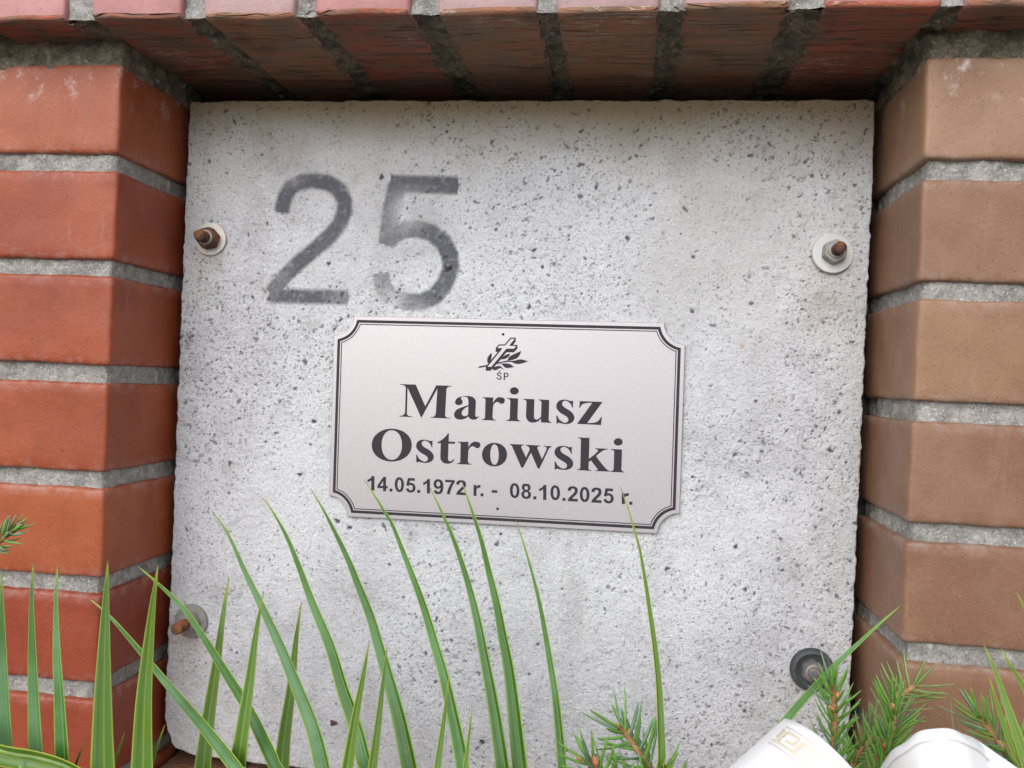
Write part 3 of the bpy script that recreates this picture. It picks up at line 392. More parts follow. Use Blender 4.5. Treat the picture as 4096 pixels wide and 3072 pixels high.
DATE_LINE=[[[(167.88,226.34),(170.5,226.37),(170.01,237.83),(167.9,237.81),(167.78,237.44),(167.61,237.08),(167.41,236.73),(167.16,236.41),(166.87,236.12),(166.44,235.77),(165.97,235.46),(165.46,235.18),(164.94,234.93),(164.4,234.73),(164.48,232.74),(164.86,232.87),(165.24,233.01),(165.6,233.17),(165.96,233.34),(166.31,233.52),(166.58,233.68),(166.83,233.85),(167.08,234.04),(167.31,234.24),(167.54,234.45)]],[[(177.59,226.4),(179.92,226.42),(179.82,228.7),(181.19,228.71),(181.11,230.6),(179.74,230.59),(179.44,237.79),(177.35,237.78),(172.74,230.61),(172.83,228.64),(177.49,228.68)],[(177.41,230.57),(177.25,234.36),(174.92,230.56)]],[[(182.74,226.51),(185.16,226.53),(185.06,228.87),(182.65,228.85)]],[[(194.18,232.36),(194.06,233.64),(193.82,234.75),(193.45,235.74),(192.98,236.59),(192.41,237.28),(191.76,237.78),(191.04,238.09),(190.22,238.19),(189.41,238.08),(188.71,237.76),(188.1,237.25),(187.59,236.56),(187.19,235.7),(186.9,234.71),(186.75,233.59),(186.74,232.31),(186.86,231.03),(187.11,229.92),(187.47,228.93),(187.95,228.08),(188.52,227.39),(189.17,226.89),(189.89,226.59),(190.71,226.49),(191.52,226.6),(192.22,226.92),(192.83,227.43),(193.34,228.12),(193.74,228.98),(194.02,229.97),(194.17,231.09)],[(191.95,232.35),(191.88,233.36),(191.74,234.19),(191.55,234.89),(191.3,235.47),(191.02,235.89),(190.69,236.15),(190.3,236.24),(189.92,236.15),(189.61,235.88),(189.36,235.46),(189.16,234.88),(189.03,234.17),(188.97,233.34),(188.98,232.33),(189.05,231.32),(189.19,230.49),(189.38,229.78),(189.62,229.21),(189.91,228.78),(190.24,228.52),(190.63,228.44),(191.01,228.53),(191.32,228.79),(191.57,229.22),(191.76,229.8),(191.9,230.51),(191.96,231.34)]],[[(197.06,237.98),(202.72,238.02),(202.81,236.01),(198.88,235.98),(198.66,234.12),(198.92,234.24),(199.2,234.33),(199.5,234.38),(199.79,234.39),(200.09,234.35),(200.6,234.22),(201.12,234.07),(201.62,233.86),(202.08,233.59),(202.47,233.25),(202.84,232.79),(203.13,232.28),(203.36,231.72),(203.51,231.15),(203.57,230.58),(203.55,229.97),(203.45,229.35),(203.27,228.76),(203.0,228.22),(202.63,227.74),(202.14,227.34),(201.57,227.04),(200.95,226.82),(200.31,226.68),(199.66,226.6),(199.11,226.61),(198.56,226.7),(198.02,226.86),(197.51,227.09),(197.05,227.4),(196.69,227.76),(196.39,228.18),(196.16,228.64),(195.99,229.13),(195.9,229.63),(198.16,229.87),(198.19,229.63),(198.26,229.38),(198.36,229.15),(198.5,228.94),(198.66,228.76),(198.84,228.62),(199.05,228.51),(199.27,228.43),(199.5,228.39),(199.73,228.39),(200.0,228.43),(200.27,228.49),(200.52,228.59),(200.74,228.74),(200.92,228.92),(201.09,229.21),(201.2,229.53),(201.27,229.87),(201.3,230.22),(201.3,230.56),(201.27,230.89),(201.21,231.22),(201.11,231.55),(200.97,231.85),(200.78,232.12),(200.59,232.3),(200.35,232.43),(200.09,232.53),(199.82,232.59),(199.55,232.64),(199.37,232.64),(199.18,232.62),(199.0,232.56),(198.82,232.49),(198.66,232.41),(198.49,232.3),(198.33,232.18),(198.18,232.04),(198.05,231.89),(197.93,231.73),(196.03,232.01)]],[[(205.11,226.76),(207.5,226.78),(207.4,229.04),(205.01,229.02)]],[[(212.81,226.79),(215.31,226.81),(214.84,238.1),(212.82,238.08),(212.7,237.72),(212.55,237.36),(212.35,237.02),(212.11,236.7),(211.84,236.42),(211.42,236.08),(210.97,235.77),(210.49,235.49),(209.99,235.25),(209.47,235.05),(209.55,233.09),(209.91,233.22),(210.27,233.36),(210.62,233.51),(210.97,233.68),(211.3,233.86),(211.55,234.01),(211.8,234.19),(212.04,234.37),(212.26,234.56),(212.47,234.77)]],[[(218.4,229.48),(218.41,229.04),(218.49,228.6),(218.64,228.17),(218.87,227.78),(219.16,227.45),(219.6,227.13),(220.09,226.89),(220.62,226.72),(221.16,226.64),(221.69,226.64),(222.41,226.74),(223.13,226.9),(223.82,227.16),(224.41,227.52),(224.88,228.02),(225.31,228.88),(225.57,229.81),(225.7,230.79),(225.74,231.79),(225.73,232.78),(225.69,233.67),(225.59,234.58),(225.41,235.47),(225.1,236.31),(224.65,237.07),(224.15,237.56),(223.54,237.93),(222.85,238.19),(222.13,238.34),(221.42,238.41),(220.83,238.37),(220.24,238.22),(219.69,237.98),(219.18,237.65),(218.75,237.26),(218.4,236.8),(218.12,236.28),(217.93,235.71),(217.82,235.12),(217.8,234.54),(217.88,233.94),(218.04,233.34),(218.28,232.77),(218.6,232.23),(218.98,231.75),(219.36,231.43),(219.8,231.18),(220.29,231.01),(220.79,230.88),(221.29,230.79),(221.57,230.78),(221.84,230.83),(222.11,230.93),(222.38,231.05),(222.63,231.17),(222.82,231.28),(222.99,231.4),(223.15,231.54),(223.3,231.69),(223.43,231.86),(223.46,231.38),(223.45,230.9),(223.38,230.42),(223.25,229.96),(223.08,229.52),(222.91,229.25),(222.69,229.01),(222.43,228.81),(222.14,228.65),(221.84,228.53),(221.65,228.5),(221.45,228.53),(221.26,228.6),(221.07,228.7),(220.92,228.82),(220.79,228.97),(220.69,229.15),(220.63,229.33),(220.59,229.53),(220.58,229.73)],[(223.09,234.57),(223.04,235.01),(222.91,235.42),(222.71,235.79),(222.46,236.1),(222.16,236.33),(221.84,236.47),(221.5,236.52),(221.17,236.47),(220.85,236.32),(220.58,236.09),(220.35,235.78),(220.19,235.4),(220.09,234.99),(220.07,234.55),(220.13,234.11),(220.26,233.7),(220.45,233.33),(220.71,233.02),(221.0,232.79),(221.33,232.65),(221.66,232.6),(222.0,232.65),(222.31,232.8),(222.59,233.03),(222.81,233.35),(222.98,233.72),(223.07,234.13)]],[[(226.94,238.35),(234.62,238.39),(234.69,236.74),(234.2,236.07),(233.76,235.37),(233.36,234.64),(233.0,233.9),(232.69,233.13),(232.28,231.96),(231.91,230.77),(231.6,229.56),(231.32,228.34),(231.1,227.12),(228.72,227.1),(228.84,228.09),(229.01,229.09),(229.23,230.07),(229.5,231.03),(229.82,231.98),(230.18,232.92),(230.59,233.83),(231.05,234.72),(231.55,235.59),(232.09,236.43),(227.02,236.39)]],[[(235.92,235.12),(235.85,235.62),(235.86,236.14),(235.96,236.64),(236.15,237.1),(236.45,237.49),(236.96,237.91),(237.55,238.24),(238.19,238.49),(238.86,238.65),(239.54,238.73),(240.23,238.71),(240.93,238.61),(241.61,238.42),(242.24,238.14),(242.81,237.76),(243.14,237.38),(243.37,236.93),(243.51,236.43),(243.59,235.91),(243.62,235.4),(243.59,234.9),(243.5,234.41),(243.36,233.93),(243.16,233.47),(242.93,233.04),(242.57,232.53),(242.16,232.07),(241.71,231.63),(241.26,231.19),(240.82,230.73),(240.56,230.43),(240.3,230.13),(240.05,229.82),(239.8,229.51),(239.55,229.2),(243.88,229.23),(243.96,227.18),(236.1,227.11),(236.17,227.64),(236.29,228.17),(236.46,228.68),(236.67,229.17),(236.93,229.64),(237.37,230.22),(237.86,230.76),(238.39,231.28),(238.92,231.79),(239.42,232.32),(239.76,232.71),(240.09,233.09),(240.42,233.48),(240.72,233.89),(240.99,234.32),(241.1,234.54),(241.18,234.78),(241.24,235.03),(241.26,235.28),(241.25,235.54),(241.21,235.77),(241.14,236.0),(241.04,236.23),(240.9,236.43),(240.73,236.6),(240.54,236.73),(240.32,236.82),(240.09,236.88),(239.85,236.9),(239.62,236.9),(239.38,236.87),(239.13,236.81),(238.9,236.72),(238.7,236.6),(238.54,236.43),(238.37,236.16),(238.25,235.87),(238.17,235.55),(238.13,235.23),(238.13,234.91)]],[[(249.89,227.04),(252.22,227.05),(252.09,230.0),(252.01,230.53),(251.98,231.07),(252.02,231.61),(252.13,232.14),(252.3,232.64),(252.47,232.91),(252.71,233.14),(252.99,233.32),(253.3,233.47),(253.62,233.58),(253.83,233.6),(254.03,233.57),(254.24,233.5),(254.43,233.4),(254.6,233.27),(255.23,235.37),(254.99,235.5),(254.74,235.6),(254.47,235.68),(254.2,235.73),(253.93,235.75),(253.68,235.74),(253.43,235.71),(253.19,235.65),(252.95,235.56),(252.74,235.43),(252.49,235.23),(252.27,235.0),(252.07,234.74),(251.9,234.47),(251.75,234.19),(251.7,235.58),(249.53,235.57)]],[[(255.37,227.07),(257.71,227.08),(257.62,229.39),(255.27,229.37)]],[[(263.96,230.36),(268.42,230.4),(268.33,232.42),(263.87,232.39)]],[[(285.6,233.04),(285.48,234.31),(285.24,235.42),(284.87,236.4),(284.39,237.24),(283.81,237.92),(283.16,238.42),(282.43,238.73),(281.6,238.83),(280.78,238.72),(280.08,238.4),(279.46,237.9),(278.94,237.21),(278.53,236.36),(278.25,235.37),(278.09,234.26),(278.08,232.99),(278.2,231.72),(278.45,230.61),(278.82,229.63),(279.29,228.78),(279.87,228.1),(280.53,227.6),(281.26,227.3),(282.09,227.2),(282.91,227.31),(283.61,227.63),(284.23,228.14),(284.74,228.83),(285.15,229.67),(285.44,230.66),(285.59,231.77)],[(283.35,233.02),(283.27,234.03),(283.14,234.85),(282.94,235.55),(282.7,236.12),(282.41,236.55),(282.07,236.8),(281.68,236.89),(281.3,236.8),(280.99,236.54),(280.73,236.11),(280.53,235.54),(280.4,234.83),(280.33,234.01),(280.34,233.0),(280.42,232.0),(280.55,231.18),(280.74,230.47),(280.99,229.9),(281.28,229.48),(281.61,229.22),(282.01,229.14),(282.39,229.23),(282.7,229.49),(282.96,229.92),(283.16,230.49),(283.29,231.2),(283.36,232.02)]],[[(290.55,238.85),(291.07,238.85),(291.6,238.81),(292.12,238.71),(292.61,238.54),(293.04,238.27),(293.39,237.9),(293.65,237.46),(293.85,236.97),(293.99,236.45),(294.08,235.94),(294.1,235.58),(294.04,235.22),(293.94,234.87),(293.8,234.53),(293.65,234.2),(293.48,234.02),(293.25,233.87),(293.01,233.73),(292.85,233.58),(292.81,233.37),(292.97,233.11),(293.23,232.93),(293.55,232.79),(293.85,232.62),(294.09,232.4),(294.29,232.07),(294.46,231.72),(294.59,231.35),(294.66,230.98),(294.67,230.6),(294.61,230.05),(294.5,229.51),(294.33,228.98),(294.09,228.51),(293.76,228.11),(293.3,227.76),(292.78,227.5),(292.21,227.32),(291.63,227.22),(291.04,227.18),(290.45,227.21),(289.86,227.3),(289.28,227.47),(288.73,227.72),(288.24,228.06),(287.88,228.46),(287.59,228.93),(287.38,229.45),(287.23,230.0),(287.12,230.54),(287.1,230.92),(287.14,231.3),(287.24,231.67),(287.38,232.02),(287.55,232.35),(287.77,232.58),(288.06,232.75),(288.37,232.9),(288.62,233.08),(288.75,233.34),(288.7,233.55),(288.51,233.7),(288.27,233.84),(288.02,233.98),(287.84,234.16),(287.66,234.49),(287.49,234.83),(287.36,235.18),(287.27,235.53),(287.26,235.89),(287.31,236.41),(287.41,236.92),(287.56,237.42),(287.79,237.86),(288.1,238.24),(288.52,238.52),(288.99,238.69),(289.5,238.8),(290.03,238.84)],[(292.06,235.62),(292.02,235.94),(291.9,236.24),(291.73,236.51),(291.5,236.74),(291.23,236.91),(290.93,237.01),(290.63,237.05),(290.32,237.01),(290.03,236.9),(289.78,236.73),(289.57,236.5),(289.42,236.23),(289.33,235.92),(289.31,235.61),(289.35,235.29),(289.47,234.99),(289.64,234.72),(289.87,234.49),(290.14,234.32),(290.44,234.22),(290.75,234.18),(291.05,234.22),(291.34,234.33),(291.59,234.5),(291.8,234.73),(291.95,235.0),(292.04,235.31)],[(292.49,230.66),(292.43,231.06),(292.3,231.44),(292.1,231.78),(291.83,232.07),(291.52,232.28),(291.18,232.41),(290.82,232.45),(290.46,232.4),(290.13,232.27),(289.84,232.05),(289.6,231.76),(289.42,231.42),(289.32,231.04),(289.3,230.63),(289.35,230.23),(289.49,229.85),(289.69,229.51),(289.96,229.23),(290.27,229.01),(290.61,228.88),(290.97,228.84),(291.32,228.89),(291.66,229.02),(291.95,229.24),(292.19,229.53),(292.37,229.87),(292.47,230.26)]],[[(296.57,227.23),(298.94,227.25),(298.85,229.54),(296.47,229.52)]],[[(304.14,227.26),(306.68,227.28),(306.2,238.78),(304.15,238.77),(304.03,238.39),(303.87,238.03),(303.67,237.68),(303.43,237.36),(303.16,237.07),(302.73,236.72),(302.28,236.4),(301.79,236.12),(301.28,235.88),(300.75,235.68),(300.84,233.68),(301.21,233.81),(301.57,233.95),(301.92,234.1),(302.27,234.28),(302.61,234.46),(302.87,234.62),(303.12,234.79),(303.36,234.98),(303.59,235.18),(303.8,235.39)]],[[(316.92,233.25),(316.8,234.51),(316.56,235.6),(316.2,236.57),(315.73,237.4),(315.16,238.07),(314.51,238.57),(313.79,238.87),(312.97,238.97),(312.16,238.86),(311.47,238.55),(310.86,238.05),(310.35,237.37),(309.94,236.53),(309.66,235.55),(309.51,234.46),(309.5,233.2),(309.61,231.94),(309.86,230.85),(310.22,229.88),(310.7,229.05),(311.26,228.38),(311.92,227.88),(312.64,227.58),(313.45,227.49),(314.26,227.6),(314.96,227.91),(315.56,228.41),(316.08,229.09),(316.48,229.93),(316.76,230.9),(316.91,232.0)],[(314.7,233.24),(314.62,234.23),(314.49,235.04),(314.3,235.74),(314.05,236.3),(313.77,236.72),(313.44,236.97),(313.05,237.05),(312.67,236.96),(312.36,236.71),(312.11,236.29),(311.92,235.72),(311.78,235.02),(311.72,234.21),(311.73,233.22),(311.8,232.23),(311.94,231.41),(312.13,230.72),(312.37,230.15),(312.66,229.74),(312.99,229.48),(313.37,229.4),(313.75,229.49),(314.06,229.75),(314.31,230.17),(314.51,230.74),(314.64,231.43),(314.71,232.25)]],[[(318.97,227.4),(321.39,227.42),(321.3,229.63),(318.88,229.61)]],[[(322.81,235.37),(322.74,235.87),(322.75,236.39),(322.85,236.89),(323.04,237.35),(323.33,237.74),(323.83,238.16),(324.41,238.5),(325.04,238.75),(325.7,238.91),(326.37,238.98),(327.04,238.97),(327.73,238.87),(328.4,238.68),(329.02,238.39),(329.58,238.01),(329.91,237.64),(330.13,237.18),(330.27,236.68),(330.34,236.16),(330.37,235.65),(330.35,235.16),(330.26,234.67),(330.12,234.19),(329.93,233.73),(329.7,233.29),(329.35,232.78),(328.94,232.32),(328.5,231.88),(328.06,231.44),(327.63,230.99),(327.38,230.69),(327.12,230.38),(326.87,230.07),(326.63,229.76),(326.38,229.45),(330.63,229.49),(330.72,227.43),(322.99,227.36),(323.06,227.9),(323.17,228.42),(323.34,228.93),(323.55,229.42),(323.81,229.89),(324.24,230.47),(324.72,231.01),(325.24,231.53),(325.76,232.04),(326.25,232.58),(326.58,232.96),(326.91,233.34),(327.23,233.74),(327.53,234.14),(327.79,234.57),(327.9,234.8),(327.98,235.04),(328.04,235.28),(328.06,235.54),(328.05,235.79),(328.01,236.03),(327.94,236.26),(327.84,236.48),(327.71,236.68),(327.54,236.85),(327.35,236.98),(327.14,237.07),(326.91,237.13),(326.68,237.16),(326.45,237.15),(326.21,237.12),(325.97,237.06),(325.74,236.98),(325.54,236.85),(325.38,236.69),(325.22,236.42),(325.1,236.12),(325.02,235.81),(324.98,235.48),(324.98,235.16)]],[[(339.42,233.24),(339.3,234.51),(339.06,235.61),(338.69,236.6),(338.22,237.44),(337.65,238.12),(337.0,238.62),(336.28,238.93),(335.47,239.03),(334.66,238.92),(333.96,238.6),(333.35,238.1),(332.84,237.41),(332.44,236.56),(332.16,235.57),(332.01,234.46),(331.99,233.18),(332.11,231.91),(332.36,230.8),(332.72,229.82),(333.19,228.98),(333.76,228.29),(334.42,227.79),(335.14,227.49),(335.95,227.39),(336.76,227.51),(337.46,227.82),(338.06,228.33),(338.58,229.02),(338.98,229.87),(339.26,230.86),(339.41,231.97)],[(337.19,233.22),(337.12,234.22),(336.99,235.05),(336.79,235.75),(336.55,236.32),(336.26,236.75),(335.93,237.0),(335.55,237.09),(335.17,237.0),(334.86,236.74),(334.61,236.31),(334.41,235.74),(334.28,235.03),(334.22,234.2),(334.22,233.2),(334.3,232.2),(334.43,231.37),(334.63,230.67),(334.87,230.1),(335.16,229.68),(335.48,229.42),(335.87,229.33),(336.25,229.42),(336.56,229.69),(336.81,230.11),(337.01,230.69),(337.14,231.39),(337.2,232.22)]],[[(340.86,235.45),(340.79,235.95),(340.8,236.47),(340.9,236.97),(341.09,237.43),(341.38,237.82),(341.88,238.25),(342.46,238.58),(343.09,238.83),(343.76,238.99),(344.43,239.07),(345.1,239.05),(345.79,238.95),(346.45,238.76),(347.08,238.47),(347.64,238.09),(347.97,237.72),(348.19,237.26),(348.33,236.76),(348.41,236.24),(348.44,235.73),(348.41,235.23),(348.33,234.74),(348.18,234.26),(347.99,233.8),(347.76,233.36),(347.41,232.85),(347.0,232.39),(346.56,231.95),(346.12,231.51),(345.69,231.05),(345.43,230.75),(345.18,230.45),(344.93,230.14),(344.68,229.83),(344.44,229.51),(348.69,229.55),(348.78,227.49),(341.04,227.42),(341.11,227.95),(341.23,228.48),(341.39,228.99),(341.6,229.49),(341.86,229.95),(342.29,230.54),(342.78,231.08),(343.29,231.6),(343.81,232.11),(344.31,232.65),(344.64,233.03),(344.97,233.41),(345.29,233.81),(345.58,234.22),(345.85,234.64),(345.96,234.87),(346.04,235.11),(346.1,235.36),(346.12,235.61),(346.11,235.87),(346.07,236.1),(346.0,236.34),(345.9,236.56),(345.76,236.76),(345.6,236.93),(345.41,237.06),(345.2,237.15),(344.97,237.21),(344.73,237.24),(344.5,237.23),(344.26,237.2),(344.02,237.14),(343.8,237.06),(343.6,236.93),(343.44,236.77),(343.27,236.5),(343.15,236.2),(343.07,235.88),(343.03,235.56),(343.04,235.24)]],[[(351.32,238.9),(356.99,238.94),(357.08,236.92),(353.15,236.89),(352.92,235.02),(353.19,235.14),(353.47,235.23),(353.76,235.28),(354.06,235.29),(354.35,235.25),(354.87,235.12),(355.39,234.97),(355.89,234.76),(356.35,234.49),(356.74,234.15),(357.11,233.68),(357.4,233.17),(357.63,232.61),(357.77,232.04),(357.84,231.46),(357.82,230.85),(357.72,230.23),(357.54,229.63),(357.27,229.08),(356.9,228.61),(356.41,228.21),(355.84,227.9),(355.22,227.68),(354.57,227.54),(353.92,227.46),(353.37,227.47),(352.82,227.56),(352.28,227.72),(351.77,227.96),(351.31,228.27),(350.95,228.62),(350.65,229.05),(350.42,229.51),(350.25,230.01),(350.16,230.5),(352.42,230.75),(352.46,230.5),(352.52,230.26),(352.62,230.03),(352.76,229.81),(352.92,229.63),(353.1,229.49),(353.31,229.38),(353.54,229.3),(353.77,229.26),(354.0,229.26),(354.26,229.29),(354.53,229.36),(354.78,229.46),(355.01,229.61),(355.18,229.79),(355.35,230.09),(355.47,230.41),(355.54,230.75),(355.57,231.1),(355.57,231.44),(355.54,231.78),(355.48,232.11),(355.38,232.43),(355.24,232.74),(355.05,233.01),(354.85,233.19),(354.62,233.32),(354.36,233.42),(354.09,233.48),(353.82,233.53),(353.63,233.53),(353.44,233.51),(353.26,233.45),(353.09,233.38),(352.92,233.3),(352.75,233.19),(352.59,233.07),(352.44,232.93),(352.31,232.78),(352.19,232.62),(350.29,232.9)]],[[(364.05,227.67),(366.36,227.69),(366.24,230.56),(366.15,231.08),(366.13,231.61),(366.17,232.14),(366.28,232.65),(366.45,233.14),(366.61,233.41),(366.85,233.63),(367.13,233.81),(367.44,233.95),(367.76,234.06),(367.96,234.08),(368.16,234.05),(368.37,233.99),(368.56,233.89),(368.72,233.76),(369.35,235.81),(369.11,235.93),(368.86,236.03),(368.6,236.11),(368.33,236.16),(368.07,236.18),(367.82,236.17),(367.57,236.14),(367.32,236.08),(367.1,235.99),(366.89,235.87),(366.64,235.67),(366.42,235.45),(366.22,235.2),(366.05,234.93),(365.91,234.65),(365.85,236.01),(363.7,236.0)]],[[(369.7,227.51),(372.07,227.53),(371.97,229.86),(369.6,229.84)]]]
SMALL_LINE=[[[(267.8,322.26),(267.77,322.42),(267.73,322.57),(267.66,322.73),(267.58,322.87),(267.49,323.0),(267.36,323.12),(267.23,323.22),(267.08,323.31),(266.92,323.38),(266.76,323.44),(266.57,323.5),(266.37,323.55),(266.17,323.58),(265.97,323.59),(265.76,323.57),(265.54,323.53),(265.32,323.48),(265.11,323.4),(264.91,323.3),(264.74,323.17),(264.59,323.0),(264.46,322.81),(264.36,322.61),(264.3,322.39),(264.27,322.17),(264.28,321.96),(264.32,321.75),(264.4,321.55),(264.51,321.37),(264.65,321.21),(264.84,321.06),(265.05,320.95),(265.28,320.86),(265.52,320.78),(265.74,320.69),(265.95,320.62),(266.16,320.56),(266.37,320.5),(266.57,320.42),(266.75,320.31),(266.86,320.22),(266.95,320.11),(267.02,319.98),(267.07,319.85),(267.09,319.71),(267.08,319.55),(267.05,319.39),(266.99,319.24),(266.91,319.1),(266.81,318.97),(266.69,318.87),(266.56,318.8),(266.42,318.74),(266.26,318.7),(266.11,318.69),(265.95,318.71),(265.79,318.75),(265.64,318.81),(265.51,318.89),(265.39,319.0),(265.28,319.16),(265.19,319.33),(265.13,319.52),(265.09,319.71),(265.07,319.91),(264.15,319.7),(264.15,319.45),(264.19,319.2),(264.28,318.95),(264.4,318.73),(264.56,318.55),(264.83,318.33),(265.14,318.16),(265.46,318.02),(265.8,317.93),(266.15,317.88),(266.45,317.88),(266.75,317.93),(267.04,318.01),(267.31,318.15),(267.54,318.33),(267.72,318.57),(267.85,318.84),(267.94,319.14),(267.98,319.45),(267.99,319.75),(267.96,319.99),(267.89,320.23),(267.79,320.45),(267.65,320.66),(267.49,320.85),(267.28,321.01),(267.04,321.13),(266.79,321.22),(266.53,321.31),(266.28,321.41),(266.1,321.48),(265.92,321.55),(265.74,321.61),(265.57,321.69),(265.42,321.8),(265.34,321.87),(265.28,321.96),(265.24,322.06),(265.21,322.16),(265.2,322.26),(265.2,322.36),(265.22,322.45),(265.26,322.54),(265.31,322.62),(265.38,322.69),(265.48,322.75),(265.58,322.8),(265.7,322.83),(265.82,322.85),(265.94,322.85),(266.07,322.84),(266.21,322.82),(266.34,322.79),(266.46,322.73),(266.57,322.65),(266.67,322.53),(266.75,322.4),(266.82,322.25),(266.86,322.1),(266.88,321.94)]],[[(265.7,323.68),(266.19,324.82),(267.12,324.91),(266.41,323.71)]],[[(269.52,323.56),(269.96,323.6),(270.39,323.63),(270.83,323.63),(271.26,323.62),(271.7,323.59),(271.94,323.56),(272.19,323.52),(272.43,323.45),(272.65,323.36),(272.84,323.21),(273.01,323.01),(273.15,322.77),(273.26,322.51),(273.32,322.25),(273.34,321.98),(273.33,321.69),(273.27,321.39),(273.17,321.11),(273.04,320.85),(272.86,320.62),(272.67,320.46),(272.45,320.35),(272.2,320.28),(271.95,320.23),(271.7,320.18),(271.49,320.15),(271.27,320.13),(271.05,320.14),(270.84,320.16),(270.63,320.19),(270.67,317.87),(269.65,317.89)],[(270.57,322.84),(270.77,322.87),(270.98,322.88),(271.18,322.88),(271.39,322.86),(271.59,322.83),(271.73,322.79),(271.86,322.74),(271.99,322.67),(272.12,322.59),(272.22,322.49),(272.29,322.4),(272.35,322.29),(272.39,322.18),(272.41,322.06),(272.41,321.94),(272.4,321.79),(272.37,321.64),(272.32,321.49),(272.25,321.35),(272.16,321.23),(272.06,321.14),(271.94,321.06),(271.8,321.0),(271.67,320.96),(271.53,320.93),(271.35,320.9),(271.16,320.89),(270.98,320.89),(270.8,320.91),(270.62,320.95)]]]
